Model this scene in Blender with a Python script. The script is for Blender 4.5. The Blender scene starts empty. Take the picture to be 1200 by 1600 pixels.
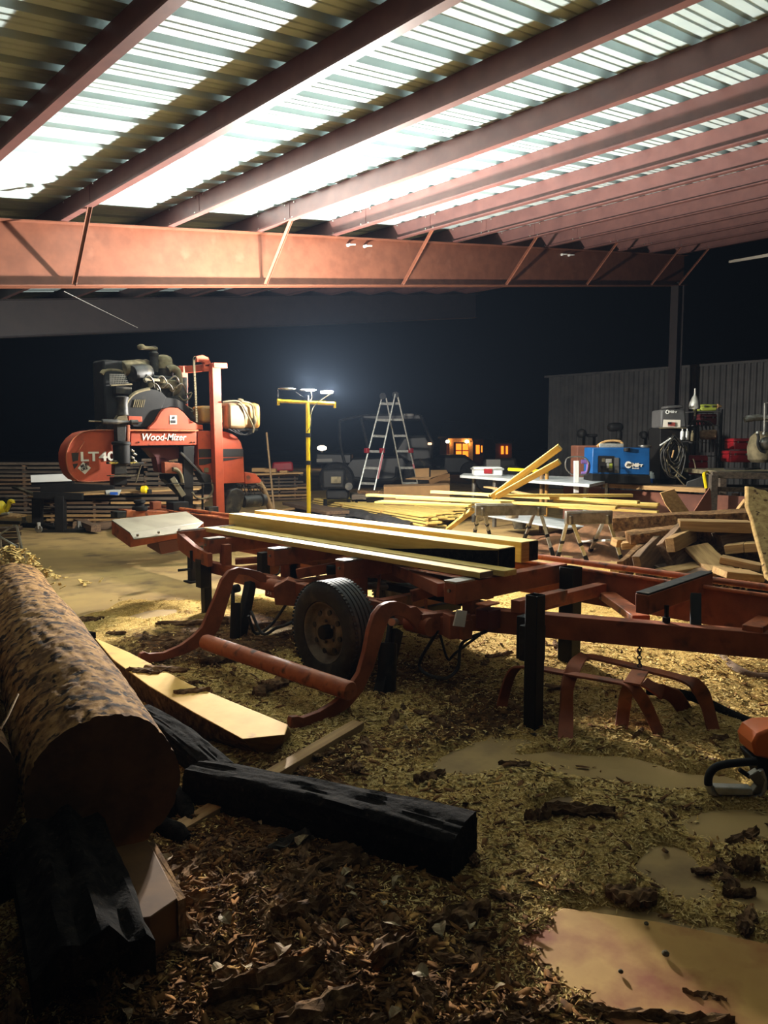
import bpy, bmesh, math, random
import numpy as np
from mathutils import Vector, Matrix, noise
V = Vector
random.seed(7)
sc = bpy.context.scene
COL = sc.collection

# ------------------------------------------------------------------ camera
PITCH = math.radians(5.28); AZ = math.radians(47.4); EYE = 1.62
cam = bpy.data.objects.new('camera', bpy.data.cameras.new('camera'))
COL.objects.link(cam)
cam.data.sensor_fit = 'HORIZONTAL'; cam.data.sensor_width = 36; cam.data.lens = 36
cam.data.clip_start = .05; cam.data.clip_end = 500
cam.location = (0, 0, EYE)
cam.rotation_euler = (math.radians(90) - PITCH, 0, AZ - math.radians(90))
sc.camera = cam
# ------------------------------------------------------------------ world, exposure
w = bpy.data.worlds.new('night'); sc.world = w; w.use_nodes = True
w.node_tree.nodes['Background'].inputs[0].default_value = (.16, .24, .5, 1)
w.node_tree.nodes['Background'].inputs[1].default_value = .005
_v = w.node_tree.nodes.new('ShaderNodeVolumeScatter'); _v.inputs['Color'].default_value = (.5, .68, 1, 1); _v.inputs['Density'].default_value = .00065; _v.inputs['Anisotropy'].default_value = .2   # blue scatter added in place of the lamp's lens-flare haze
w.node_tree.links.new(_v.outputs[0], w.node_tree.nodes['World Output'].inputs['Volume'])
sc.view_settings.view_transform = 'Standard'; sc.view_settings.look = 'None'
sc.view_settings.exposure = 0.0; sc.view_settings.gamma = 1.0
sc.view_settings.use_curve_mapping = False
sc.cycles.use_denoising = True
sc.cycles.max_bounces = 5; sc.cycles.diffuse_bounces = 1
LAMP = V((6.88, 8.62, 2.36))
LAMP_W = 3300.0        # watts of the main work-light head
def lamp(name, loc, power, col, radius, parent=None):
    l = bpy.data.lights.new(name, 'POINT'); l.energy = power; l.color = col; l.shadow_soft_size = radius
    o = bpy.data.objects.new(name, l); COL.objects.link(o); o.location = loc
    return o
lamp('work_light_glow', LAMP + V((0, 0, -.03)), LAMP_W, (1, .965, .89), .07)
sp = bpy.data.lights.new('floor_fill_spot', 'SPOT'); sp.energy = 5600; sp.color = (1, .965, .89); sp.spot_size = math.radians(74); sp.spot_blend = .9; sp.shadow_soft_size = .09
spo = bpy.data.objects.new('floor_fill_spot', sp); COL.objects.link(spo); spo.location = LAMP + V((-.2, .2, -.03))   # fill added at the unlit second head to brighten the near floor
up_ = bpy.data.lights.new('roof_fill_uplight', 'AREA'); up_.shape = 'DISK'; up_.size = .2; up_.energy = 600; up_.color = (1, .965, .89)
upo = bpy.data.objects.new('roof_fill_uplight', up_); COL.objects.link(upo); upo.location = LAMP + V((-.22, .24, .04)); upo.rotation_euler = (V((-.35, -.5, 1))).to_track_quat('-Z', 'Y').to_euler()   # added uplight over the unlit heads, to raise the roof bounce
spo.rotation_euler = (V((2.4, 1.6, 0))-LAMP).to_track_quat('-Z', 'Y').to_euler()

# ------------------------------------------------------------------ helpers
RV = V((math.sin(AZ), -math.cos(AZ), 0)); FV = V((math.cos(AZ), math.sin(AZ), 0)); UP = V((0, 0, 1))
def ray(px, py):
    r = (px-600)/1200; u = (800-py)/1200
    f = math.cos(PITCH)+math.sin(PITCH)*u; z = -math.sin(PITCH)+math.cos(PITCH)*u
    return FV*f + RV*r + UP*z
def _at(d, t): return V((0, 0, EYE)) + d*t
def PZ(px, py, z=0.): d = ray(px, py); return _at(d, (z-EYE)/d.z)
def PX(px, py, x): d = ray(px, py); return _at(d, x/d.x)
def PY(px, py, y): d = ray(px, py); return _at(d, y/d.y)
def PD(px, py, f): d = ray(px, py); return _at(d, f/(d.dot(FV)))
def s2l(*c):
    return tuple(((v/255+.055)/1.055)**2.4 if v > 10 else v/255/12.92 for v in c)+(1,)

WL = {}
def wloc(o): return WL.get(o.name, V((0, 0, 0)))
def tag(o, label=None, cat=None, group=None, kind=None):
    if label: o['label'] = label
    if cat: o['category'] = cat
    if group: o['group'] = group
    if kind: o['kind'] = kind
    return o
def thing(name, label, cat, loc=(0, 0, 0), group=None, kind=None):
    o = bpy.data.objects.new(name, None); COL.objects.link(o); o.location = loc; WL[o.name] = V(loc)
    o.empty_display_size = .1
    return tag(o, label, cat, group, kind)

class MB:
    def __init__(s): s.v = []; s.f = []; s.m = []
    def add(s, vs, fs, mi=0):
        n = len(s.v); s.v += [V(v) for v in vs]
        for f in fs: s.f.append([i+n for i in f]); s.m.append(mi)
        return s
    def hexa(s, c, mi=0):   # 8 corners: bottom 0-3, top 4-7
        return s.add(c, [(3, 2, 1, 0), (4, 5, 6, 7), (0, 1, 5, 4), (1, 2, 6, 5), (2, 3, 7, 6), (3, 0, 4, 7)], mi)
    def box(s, c, sz, ax=None, mi=0):
        c = V(c); a, b, d = ax if ax else (V((1, 0, 0)), V((0, 1, 0)), UP)
        a = a*sz[0]/2; b = b*sz[1]/2; d = d*sz[2]/2
        return s.hexa([c-a-b-d, c+a-b-d, c+a+b-d, c-a+b-d, c-a-b+d, c+a-b+d, c+a+b+d, c-a+b+d], mi)
    def beam(s, p1, p2, wd, ht, up=UP, mi=0):
        p1 = V(p1); p2 = V(p2); d = (p2-p1); L = d.length; d.normalize()
        side = V(up).cross(d)
        if side.length < 1e-4: side = V((1, 0, 0)).cross(d)
        side.normalize(); u = d.cross(side)
        return s.box((p1+p2)/2, (L, wd, ht), (d, side, u), mi)
    def ring(s, pts, rs, n=12, caps=True, mi=0, closed=False):
        pts = [V(p) for p in pts]
        if not hasattr(rs, '__len__'): rs = [rs]*len(pts)
        base = len(s.v); fs = []; N = len(pts); prev = None
        for i, p in enumerate(pts):
            if closed: t = pts[(i+1) % N]-pts[i-1]
            else: t = pts[min(i+1, N-1)]-pts[max(i-1, 0)]
            if t.length < 1e-9: t = V((0, 0, 1))
            t.normalize()
            if prev is None:
                a = t.cross(UP)
                if a.length < .05: a = t.cross(V((1, 0, 0)))
            else:
                a = prev - t*prev.dot(t)
                if a.length < 1e-4: a = t.cross(UP)
            a.normalize(); prev = a; b = t.cross(a)
            for k in range(n):
                th = 2*math.pi*k/n
                s.v.append(p+(a*math.cos(th)+b*math.sin(th))*rs[i])
        for i in range(N if closed else N-1):
            j = (i+1) % N
            for k in range(n):
                k2 = (k+1) % n
                fs.append([base+i*n+k, base+i*n+k2, base+j*n+k2, base+j*n+k])
        if caps and not closed:
            fs.append([base+k for k in range(n)][::-1]); fs.append([base+(N-1)*n+k for k in range(n)])
        for f in fs: s.f.append(f); s.m.append(mi)
        return s
    def tube(s, pts, r, n=10, mi=0, sub=0, closed=False):
        if sub: pts = smooth(pts, sub)
        return s.ring(pts, r, n, True, mi, closed)
    def cyl(s, p1, p2, r, r2=None, n=20, mi=0):
        return s.ring([p1, p2], [r, r if r2 is None else r2], n, True, mi)
    def lathe(s, o, ax, prof, n=32, mi=0, caps=True):   # prof: (radius, offset along axis)
        o = V(o); ax = V(ax).normalized()
        a = ax.cross(UP)
        if a.length < .05: a = ax.cross(V((1, 0, 0)))
        a.normalize(); b = ax.cross(a); base = len(s.v); N = len(prof)
        for r, h in prof:
            for k in range(n):
                th = 2*math.pi*k/n
                s.v.append(o+ax*h+(a*math.cos(th)+b*math.sin(th))*max(r, 1e-4))
        for i in range(N-1):
            for k in range(n):
                k2 = (k+1) % n
                s.f.append([base+i*n+k, base+i*n+k2, base+(i+1)*n+k2, base+(i+1)*n+k]); s.m.append(mi)
        if caps:
            s.f.append([base+k for k in range(n)][::-1]); s.m.append(mi)
            s.f.append([base+(N-1)*n+k for k in range(n)]); s.m.append(mi)
        return s
    def prism(s, pts, ext, mi=0):
        pts = [V(p) for p in pts]; ext = V(ext); n = len(pts); b = len(s.v)
        s.v += pts+[p+ext for p in pts]
        s.f.append([b+i for i in range(n)][::-1]); s.f.append([b+n+i for i in range(n)])
        s.m += [mi, mi]
        for i in range(n):
            j = (i+1) % n
            s.f.append([b+i, b+j, b+n+j, b+n+i]); s.m.append(mi)
        return s
    def build(s, name, mat, parent=None, smooth_deg=35, bevel=0, label=None, seg=2, rot=None, recalc=True):
        c = sum(s.v, V((0, 0, 0)))/max(1, len(s.v))
        me = bpy.data.meshes.new(name)
        R = rot.transposed() if rot else None
        me.from_pydata([(R @ (v-c)) if rot else (v-c) for v in s.v], [], s.f)
        mats = mat if isinstance(mat, (list, tuple)) else [mat]
        for m in mats: me.materials.append(m)
        if len(mats) > 1: me.polygons.foreach_set('material_index', s.m)
        if recalc:
            bm = bmesh.new(); bm.from_mesh(me); bmesh.ops.recalc_face_normals(bm, faces=bm.faces); bm.to_mesh(me); bm.free()
        me.polygons.foreach_set('use_smooth', [True]*len(me.polygons))
        me.set_sharp_from_angle(angle=math.radians(smooth_deg))
        o = bpy.data.objects.new(name, me); COL.objects.link(o)
        if rot: o.rotation_euler = rot.to_euler()
        WL[o.name] = c
        if parent: o.parent = parent; o.location = c-wloc(parent)
        else: o.location = c
        if bevel:
            b = o.modifiers.new('bevel', 'BEVEL'); b.width = bevel; b.segments = seg; b.limit_method = 'ANGLE'; b.angle_limit = math.radians(40)
        if label: o['label'] = label
        return o
def smooth(pts, k):    # Catmull-Rom
    pts = [V(p) for p in pts]; out = []
    P = [pts[0]*2-pts[1]]+pts+[pts[-1]*2-pts[-2]]
    for i in range(1, len(P)-2):
        for j in range(k):
            t = j/k; a, b, c, d = P[i-1], P[i], P[i+1], P[i+2]
            out.append(.5*((2*b)+(c-a)*t+(2*a-5*b+4*c-d)*t*t+(3*b-a-3*c+d)*t**3))
    out.append(pts[-1]); return out
def frame(d, up=UP):
    d = V(d).normalized(); s = V(up).cross(d)
    if s.length < 1e-4: s = V((0, 1, 0)).cross(d)
    s.normalize(); u = d.cross(s)
    return Matrix((d, s, u)).transposed()
def board(name, p1, p2, wd, th, mat, parent=None, up=UP, bow=0., rough=.0, bev=.002, label=None, cutskew=0.):
    """sawn board: local x runs along the grain; slightly bowed and uneven"""
    p1 = V(p1); p2 = V(p2); R = frame(p2-p1, up); d, s, u = R.col[0].copy(), R.col[1].copy(), R.col[2].copy(); L = (p2-p1).length
    n = 7; m = MB(); rnd = random.random
    for i in range(n):
        t = i/(n-1); b = bow*math.sin(math.pi*t)*L
        e = cutskew if i in (0, n-1) else 0
        for (a, c) in ((-1, -1), (1, -1), (1, 1), (-1, 1)):
            m.v.append(p1+(p2-p1)*t+s*(a*wd/2*(1+rough*(rnd()-.5)))+u*(c*th/2*(1+rough*(rnd()-.5))+b)+d*(e*a*wd/2))
    for i in range(n-1):
        for k in range(4):
            k2 = (k+1) % 4
            m.f.append([i*4+k, i*4+k2, i*4+4+k2, i*4+4+k]); m.m.append(0)
    m.f.append([3, 2, 1, 0]); m.m.append(0); m.f.append([(n-1)*4+k for k in range(4)]); m.m.append(0)
    return m.build(name, mat, parent, 30, bev, label, 1, R)

# ------------------------------------------------------------------ materials
MAT = {}
def mat(name, c1, c2=None, rough=.6, metal=0., scale=8., stretch=None, bump=.15, bscale=None, detail=4., lo=.35, hi=.65, c3=None, s3=2., lo3=.55, hi3=.7, rvar=0., spec=.5, coord='Object', emit=0, trans=0, coat=0):
    m = bpy.data.materials.new(name); m.use_nodes = True; nt = m.node_tree; N = nt.nodes; L = nt.links
    b = N['Principled BSDF']; b.inputs['Roughness'].default_value = rough; b.inputs['Metallic'].default_value = metal
    b.inputs['Specular IOR Level'].default_value = spec
    b.inputs['Coat Weight'].default_value = coat
    tc = N.new('ShaderNodeTexCoord'); mp = N.new('ShaderNodeMapping'); L.new(tc.outputs[coord], mp.inputs[0])
    oi = N.new('ShaderNodeObjectInfo')
    mp.inputs['Scale'].default_value = stretch or (1, 1, 1)
    vm = N.new('ShaderNodeVectorMath'); vm.operation = 'MULTIPLY_ADD'; L.new(oi.outputs['Random'], vm.inputs[0]); vm.inputs[1].default_value = (13, 7, 5); L.new(tc.outputs[coord], vm.inputs[2])
    L.new(vm.outputs[0], mp.inputs[0])
    col = None
    nz = N.new('ShaderNodeTexNoise'); nz.inputs['Scale'].default_value = scale; nz.inputs['Detail'].default_value = detail; nz.inputs['Roughness'].default_value = .6
    L.new(mp.outputs[0], nz.inputs['Vector'])
    if c2:
        r = N.new('ShaderNodeMapRange'); r.inputs['From Min'].default_value = lo; r.inputs['From Max'].default_value = hi; L.new(nz.outputs[0], r.inputs[0])
        mx = N.new('ShaderNodeMix'); mx.data_type = 'RGBA'; mx.inputs[6].default_value = c1; mx.inputs[7].default_value = c2; L.new(r.outputs[0], mx.inputs[0]); col = mx.outputs[2]
    else:
        rg = N.new('ShaderNodeRGB'); rg.outputs[0].default_value = c1; col = rg.outputs[0]
    if c3:
        n3 = N.new('ShaderNodeTexNoise'); n3.inputs['Scale'].default_value = s3; n3.inputs['Detail'].default_value = 6; L.new(vm.outputs[0], n3.inputs['Vector'])
        r3 = N.new('ShaderNodeMapRange'); r3.inputs['From Min'].default_value = lo3; r3.inputs['From Max'].default_value = hi3; L.new(n3.outputs[0], r3.inputs[0])
        m3 = N.new('ShaderNodeMix'); m3.data_type = 'RGBA'; L.new(col, m3.inputs[6]); m3.inputs[7].default_value = c3; L.new(r3.outputs[0], m3.inputs[0]); col = m3.outputs[2]
    if rvar:
        hs = N.new('ShaderNodeHueSaturation'); mr = N.new('ShaderNodeMapRange'); mr.inputs['To Min'].default_value = 1-rvar; mr.inputs['To Max'].default_value = 1+rvar
        L.new(oi.outputs['Random'], mr.inputs[0]); L.new(mr.outputs[0], hs.inputs['Value']); L.new(col, hs.inputs['Color']); col = hs.outputs[0]
    L.new(col, b.inputs['Base Color'])
    if bump:
        bn = N.new('ShaderNodeBump'); bn.inputs['Strength'].default_value = bump; bn.inputs['Distance'].default_value = .01
        nb = nz
        if bscale:
            nb = N.new('ShaderNodeTexNoise'); nb.inputs['Scale'].default_value = bscale; nb.inputs['Detail'].default_value = 5; L.new(mp.outputs[0], nb.inputs['Vector'])
        L.new(nb.outputs[0], bn.inputs['Height']); L.new(bn.outputs[0], b.inputs['Normal'])
    if emit: b.inputs['Emission Color'].default_value = c1; b.inputs['Emission Strength'].default_value = emit
    if trans: b.inputs['Transmission Weight'].default_value = trans
    MAT[name] = m; return m
M = MAT
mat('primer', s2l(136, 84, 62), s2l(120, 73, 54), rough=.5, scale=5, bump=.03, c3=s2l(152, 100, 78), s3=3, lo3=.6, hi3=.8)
mat('primer_dimmed', s2l(48, 39, 39), s2l(40, 33, 34), rough=.6, scale=5, bump=.03)  # lamp falloff put into the colour: darkened primer for far rafter and column
mat('purlin', s2l(126, 86, 80), s2l(112, 76, 72), rough=.45, scale=4, bump=.02)
mat('roof', s2l(216, 236, 236), s2l(202, 223, 224), rough=.45, metal=.0, scale=3, bump=.02, spec=.3)
mat('wallmetal', s2l(88, 86, 84), s2l(70, 69, 68), rough=.6, scale=2, bump=.02)
mat('bolt', s2l(215, 210, 200), rough=.3, metal=.9, bump=0)
mat('orange', s2l(182, 74, 38), s2l(162, 64, 32), rough=.5, scale=6, bump=.04, c3=s2l(120, 55, 30), s3=9, lo3=.66, hi3=.78)
mat('saw_orange', s2l(250, 118, 36), rough=.45, bump=0)
mat('red', s2l(172, 90, 48), s2l(138, 70, 37), rough=.62, scale=5, bump=.08, c3=s2l(66, 38, 24), s3=7, lo3=.55, hi3=.75)
mat('roller', s2l(204, 112, 62), s2l(170, 88, 48), rough=.5, scale=7, bump=.1, c3=s2l(84, 48, 30), s3=12, lo3=.56, hi3=.7)
mat('steel', s2l(150, 148, 140), s2l(110, 106, 98), rough=.38, metal=.8, scale=9, bump=.05)
mat('sheet', s2l(134, 127, 104), s2l(116, 109, 88), rough=.5, metal=.2, scale=4, bump=.03, c3=s2l(98, 88, 68), s3=3, lo3=.55, hi3=.8)
mat('alu', s2l(205, 205, 198), s2l(170, 168, 160), rough=.4, metal=.6, scale=14, bump=.03)
mat('black', s2l(24, 22, 20), s2l(15, 14, 13), rough=.65, scale=8, bump=.06, c3=s2l(58, 50, 38), s3=6, lo3=.62, hi3=.85, spec=.25)
mat('engine', s2l(44, 42, 38), s2l(24, 23, 21), rough=.55, scale=12, bump=.15, c3=s2l(100, 90, 70), s3=8, lo3=.52, hi3=.8, spec=.3)
mat('dusty', s2l(128, 116, 88), s2l(84, 76, 58), rough=.85, scale=6, bump=.1, c3=s2l(48, 44, 38), s3=5, lo3=.55, hi3=.75, spec=.2)
mat('rubber', s2l(48, 44, 40), s2l(32, 30, 28), rough=.75, scale=20, bump=.1, c3=s2l(96, 84, 64), s3=7, lo3=.55, hi3=.8)
mat('rim', s2l(150, 136, 112), s2l(112, 98, 78), rough=.55, metal=.2, scale=10, bump=.08, c3=s2l(92, 66, 44), s3=9, lo3=.5, hi3=.75)
mat('yellow', s2l(235, 205, 20), rough=.4, bump=0)
mat('amber', s2l(176, 128, 52), s2l(150, 104, 36), rough=.55, scale=5, bump=.03, c3=s2l(116, 90, 58), s3=4, lo3=.45, hi3=.65)
mat('tan_plastic', s2l(126, 100, 64), s2l(108, 84, 54), rough=.6, scale=5, bump=.03)
mat('blue', s2l(20, 84, 144), s2l(16, 72, 126), rough=.45, scale=4, bump=.02)
mat('white', s2l(225, 225, 218), rough=.5, bump=0)
mat('whitepaint', s2l(240, 232, 214), rough=.6, bump=0)
mat('tablewhite', s2l(190, 192, 190), s2l(160, 162, 160), rough=.45, scale=4, bump=.02)
mat('crimson', s2l(150, 22, 30), s2l(120, 18, 24), rough=.45, scale=6, bump=.02)
mat('green', s2l(150, 160, 60), rough=.5, bump=0)
mat('purple', s2l(120, 90, 150), rough=.5, bump=0)
mat('bluelabel', s2l(40, 90, 180), rough=.5, bump=0)
mat('darkred', s2l(80, 22, 24), rough=.6, bump=0)
mat('cardboard', s2l(136, 102, 62), s2l(120, 88, 52), rough=.85, scale=4, bump=.02)
mat('hazard', s2l(200, 170, 60), s2l(30, 28, 24), rough=.6, scale=5, bump=0, lo=.48, hi=.52)
mat('tarp', s2l(70, 66, 64), s2l(40, 38, 38), rough=.6, scale=10, bump=.3)
G = (.6, 9, 9)
mat('pine', s2l(238, 206, 118), s2l(218, 178, 88), rough=.75, scale=4, stretch=G, bump=.12, detail=6, rvar=.06)
mat('pine_side', s2l(196, 150, 76), s2l(164, 118, 58), rough=.8, scale=4, stretch=G, bump=.2, detail=6, rvar=.1)
mat('oldwood', s2l(126, 98, 70), s2l(84, 62, 44), rough=.85, scale=3, stretch=G, bump=.3, detail=6, rvar=.35)
mat('greywood', s2l(104, 90, 74), s2l(66, 56, 46), rough=.85, scale=3, stretch=G, bump=.3, detail=6, rvar=.3)
mat('tanwood', s2l(196, 156, 100), s2l(158, 118, 72), rough=.8, scale=3, stretch=G, bump=.2, detail=6, rvar=.2)
mat('darkbark', s2l(140, 104, 68), s2l(76, 55, 38), rough=.95, scale=22, bump=.9, detail=8, c3=s2l(176, 138, 92), s3=14, lo3=.55, hi3=.75, rvar=.3, spec=.1)
mat('char', s2l(36, 31, 26), s2l(15, 13, 11), rough=1., scale=26, bump=1., detail=10, c3=s2l(60, 50, 38), s3=45, lo3=.6, hi3=.8, spec=.06)
mat('bark', s2l(170, 128, 76), s2l(104, 74, 44), rough=.95, scale=13, bump=.7, detail=9, lo=.42, hi=.58, c3=s2l(44, 31, 21), s3=17, lo3=.54, hi3=.6, spec=.1)
mat('pale_bark', s2l(196, 164, 108), s2l(150, 118, 74), rough=.95, scale=18, bump=.7, detail=9, c3=s2l(88, 64, 42), s3=20, lo3=.6, hi3=.68, spec=.1)
mat('endgrain', s2l(98, 66, 40), s2l(70, 46, 28), rough=.9, scale=6, bump=.2)
mat('clay', s2l(140, 96, 60), s2l(104, 70, 44), rough=.95, scale=9, bump=.4)
mat('block_brown', s2l(122, 84, 42), s2l(98, 66, 34), rough=.85, scale=6, bump=.1)
mat('redply', s2l(128, 76, 52), s2l(100, 58, 42), rough=.8, scale=3, bump=.08)
mat('leaf', s2l(196, 176, 132), s2l(140, 104, 66), rough=.8, scale=20, bump=.1, rvar=.2)
mat('straw', s2l(255, 224, 150), s2l(214, 168, 88), rough=.9, scale=30, bump=0, spec=.1)
mat('mulch', s2l(146, 100, 54), s2l(80, 54, 32), rough=.95, scale=14, bump=.3, c3=s2l(214, 164, 90), s3=10, lo3=.58, hi3=.68, spec=.1)
mat('lampglass', (1, 1, .98, 1), rough=.3, bump=0, emit=40)
mat('housewin', s2l(255, 130, 30), s2l(120, 40, 10), rough=.3, bump=0, scale=3, emit=2.2)
mat('streetlamp', (1, .75, .45, 1), rough=.3, bump=0, emit=25)
mat('glint', (1, .6, .35, 1), rough=.3, bump=0, emit=2)
mat('houselog', s2l(120, 64, 34), s2l(90, 46, 26), rough=.8, scale=3, bump=.1)
mat('dimcar', s2l(52, 49, 44), s2l(34, 32, 30), rough=.45, scale=2, bump=.02)
mat('dimwhite', s2l(170, 166, 158), rough=.6, bump=0)
mat('dimbrown', s2l(110, 82, 64), rough=.5, bump=0)
mat('glass', s2l(60, 64, 66), rough=.1, bump=0)
mat('stroke', s2l(20, 18, 18), rough=.5, bump=0)
mat('flagred', s2l(150, 60, 50), s2l(190, 150, 140), rough=.7, scale=2, stretch=(1, 1, 9), bump=0, lo=.49, hi=.51)
mat('clearplastic', s2l(190, 190, 180), rough=.2, bump=0)

def text(name, body, size, loc, right, up, m, parent, shear=0., offset=0., ext=.001, align='LEFT', spacing=1., sx=1.):
    c = bpy.data.curves.new(name, 'FONT'); c.body = body; c.size = size; c.shear = shear; c.offset = offset; c.extrude = ext
    c.align_x = align; c.space_character = spacing
    t = bpy.data.objects.new(name, c); COL.objects.link(t)
    dg = bpy.context.evaluated_depsgraph_get(); dg.update()
    me = bpy.data.meshes.new_from_object(t.evaluated_get(dg)); bpy.data.objects.remove(t); bpy.data.curves.remove(c)
    me.materials.clear(); me.materials.append(m)
    for v in me.vertices: v.co.x *= sx
    o = bpy.data.objects.new(name, me); COL.objects.link(o)
    r = V(right).normalized(); u = V(up).normalized()
    o.rotation_euler = Matrix((r, u, r.cross(u))).transposed().to_euler()
    o.parent = parent; o.location = V(loc)-wloc(parent)
    return o

# ================================================================== STRUCTURE
def zb(x): return 4.45+.134*(x-3.92)          # underside of the purlins / top of the rafters
PX0, PDX = 3.92, 1.495; PH = .29
ceiling = thing('ceiling', 'sloping shed roof of pale ribbed metal sheets on red steel purlins and rafters', None, (9, 8, 5), kind='structure')
# ribbed sheets: each covers three major ribs
RP = .43
def rib_profile():
    p = []
    for k in range(2):
        b = k*RP
        p += [(b, .0), (b+.02, .0), (b+.045, .06), (b+.135, .06), (b+.16, 0)]
        for c in (.245, .34): p += [(b+c-.017, 0), (b+c-.008, .009), (b+c+.008, .009), (b+c+.017, 0)]
    p.append((2*RP, 0)); return p
prof = rib_profile()
x0, x1 = -3.2, 21.6
me = None
y = -4.4+.385
while y < 20.6:
    if me is None:
        xs = [x0+(x1-x0)*i/6 for i in range(7)]; vs = []; fs = []
        cx, cy = (x0+x1)/2, RP
        for X in xs:
            for (yy, h) in prof: vs.append((X-cx, yy-cy, .134*(X-cx)+h))
        n = len(prof)
        for i in range(6):
            for j in range(n-1): fs.append((i*n+j, (i+1)*n+j, (i+1)*n+j+1, i*n+j+1))
        me = bpy.data.meshes.new('roof_panel'); me.from_pydata(vs, [], fs); me.materials.append(M['roof'])
    o = bpy.data.objects.new('roof_panel', me); COL.objects.link(o); o.parent = ceiling
    o.location = V((cx, y+RP, zb(cx)+PH+.002))-wloc(ceiling); y += 2*RP
# purlins: Z sections
pm = None
for k in range(-4, 12):
    X = PX0+PDX*k
    if pm is None:
        vs = []; t = .1
        # outline of a Z section (x, z), thin
        sec = [(-.085, .02), (-.085, 0), (0.003, 0), (.003, PH-.006), (.085, PH+.004), (.085, PH-.02), (.082, PH-.02), (.081, PH-.003), (0, PH-.001), (-.0, .006), (-.08, .004), (-.082, .02)]
        n = len(sec); L0, L1 = -12.2, 12.4
        for yy in (L0, L1):
            for (a, b) in sec: vs.append((a, yy, b-PH/2))
        fs = [[i, (i+1) % n, n+(i+1) % n, n+i] for i in range(n)]+[list(range(n))[::-1], [n+i for i in range(n)]]
        pm = bpy.data.meshes.new('purlin'); pm.from_pydata(vs, [], fs); pm.materials.append(M['purlin'])
        bm = bmesh.new(); bm.from_mesh(pm); bmesh.ops.recalc_face_normals(bm, faces=bm.faces); bm.to_mesh(pm); bm.free()
        lap = MB().box((0, 0, 0), (.004, 1.7, .17)); 
    o = bpy.data.objects.new('purlin', pm); COL.objects.link(o); o.parent = ceiling
    loc = V((X, 8.2, zb(X)+PH/2)); o.location = loc-wloc(ceiling); WL[o.name] = loc
    if k >= 0:
        m = MB().box((X-.004, 10.45, zb(X)+PH/2), (.005, 1.75, PH-.03)); m.build('lap_plate', M['purlin'], o)
        for yy, zz in ((9.68, .06), (9.68, .26), (10.4, .06), (10.4, .26), (9.5, .05), (9.45, .26)):
            MB().cyl((X-.006, yy, zb(X)+zz), (X-.018, yy, zb(X)+zz), .013, n=6).build('bolt', M['bolt'], o)
# rafters
def rafter(Y0, xa, xb, name='rafter', mt='primer'):
    m = MB(); H = .81
    for (dz, wd, th) in ((-.006, .26, .012), (-H+.006, .26, .012)):
        m.beam((xa, Y0, zb(xa)+dz), (xb, Y0, zb(xb)+dz), wd, th)
    a, b = V((xa, Y0, zb(xa)-.012)), V((xb, Y0, zb(xb)-.012)); e = V((0, 0, -(H-.024)))
    m.hexa([a+e+V((0, -.005, 0)), b+e+V((0, -.005, 0)), b+e+V((0, .005, 0)), a+e+V((0, .005, 0)), a+V((0, -.005, 0)), b+V((0, -.005, 0)), b+V((0, .005, 0)), a+V((0, .005, 0))])
    return m.build(name, M[mt], ceiling, 30)
rf = rafter(10.45, -3.2, 20.9); rafter(18.0, -3.2, 20.9, mt='primer_dimmed')
for k in (0, 2, 4, 6, 8, 10, 11):
    X = PX0+PDX*k; a = V((X+.08, 10.34, zb(X)-.79)); b = V((X-.01, 9.5, zb(X)+.02))
    m = MB(); m.beam(a, b, .055, .006, V((1, 0, 0))); m.beam(a+V((-.025, 0, 0)), b+V((-.025, 0, 0)), .006, .05, V((1, 0, 0)))
    o = m.build('flange_brace', M['primer'], ceiling)
    MB().cyl(a+V((0, 0, .02)), a+V((0, -.03, .02)), .016, n=6).build('bolt', M['bolt'], o)
for (px, py) in ((543, 383), (569, 385), (877, 398), (888, 399)):
    p = PY(px, py, 10.44); m = MB(); m.cyl(p, p+V((0, -.06, 0)), .03, .022, 10); m.tube([p+V((0, -.05, 0)), p+V((.06, -.09, .005)), p+V((.1, -.09, .01))], .014, 6)
    m.build('insulator_knob', M['white'], ceiling)
# dangling wire under the rafter
m = MB(); m.tube([PY(100, 455, 10.6), PY(150, 480, 11.5), PY(215, 512, 13)], .004, 5, sub=4); m.build('wire', M['alu'], ceiling)
# fluorescent fitting at far right under the eave
p, q = PX(1140, 409, 20.7), PX(1210, 397, 18.8)
MB().beam(p, q, .05, .07).build('strip_light', M['whitepaint'], ceiling, bevel=.01)

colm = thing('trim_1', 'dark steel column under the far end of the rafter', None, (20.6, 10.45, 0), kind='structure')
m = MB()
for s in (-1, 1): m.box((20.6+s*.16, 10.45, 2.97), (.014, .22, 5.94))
m.box((20.6, 10.45, 2.97), (.31, .01, 5.94)); m.build('column', M['primer_dimmed'], colm)
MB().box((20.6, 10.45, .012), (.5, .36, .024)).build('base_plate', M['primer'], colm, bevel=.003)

# corrugated wall beyond
wall = thing('wall_right', 'corrugated dark metal wall standing behind the welder', None, (22.3, 8, 0), kind='structure')
ytop = PX(858, 590, 22.3)
ys = ytop.y; nw = 0
def wall_sheet(ya, yb):
    m = MB(); n = int(round((ya-yb)/.17)); vs = []; pr = []
    for i in range(n):
        y = ya-i*(ya-yb)/n; d = (ya-yb)/n
        pr += [(y, 0), (y-.3*d, 0), (y-.45*d, -.045), (y-.8*d, -.045), (y-.95*d, 0)]
    pr.append((yb, 0))
    for (y, dx) in pr: vs += [(22.3+dx, y, 0), (22.3+dx, y, ytop.z)]
    fs = [(2*i, 2*i+1, 2*i+3, 2*i+2) for i in range(len(pr)-1)]
    m.add(vs, fs); return m
for i in range(14):
    wall_sheet(ys-i*1.02, ys-(i+1)*1.02).build('wall_panel', M['wallmetal'], wall, 20, recalc=False)
MB().box((22.29, ys-7, ytop.z+.03), (.12, 14.3, .07)).build('cap_trim', M['wallmetal'], wall)

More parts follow.
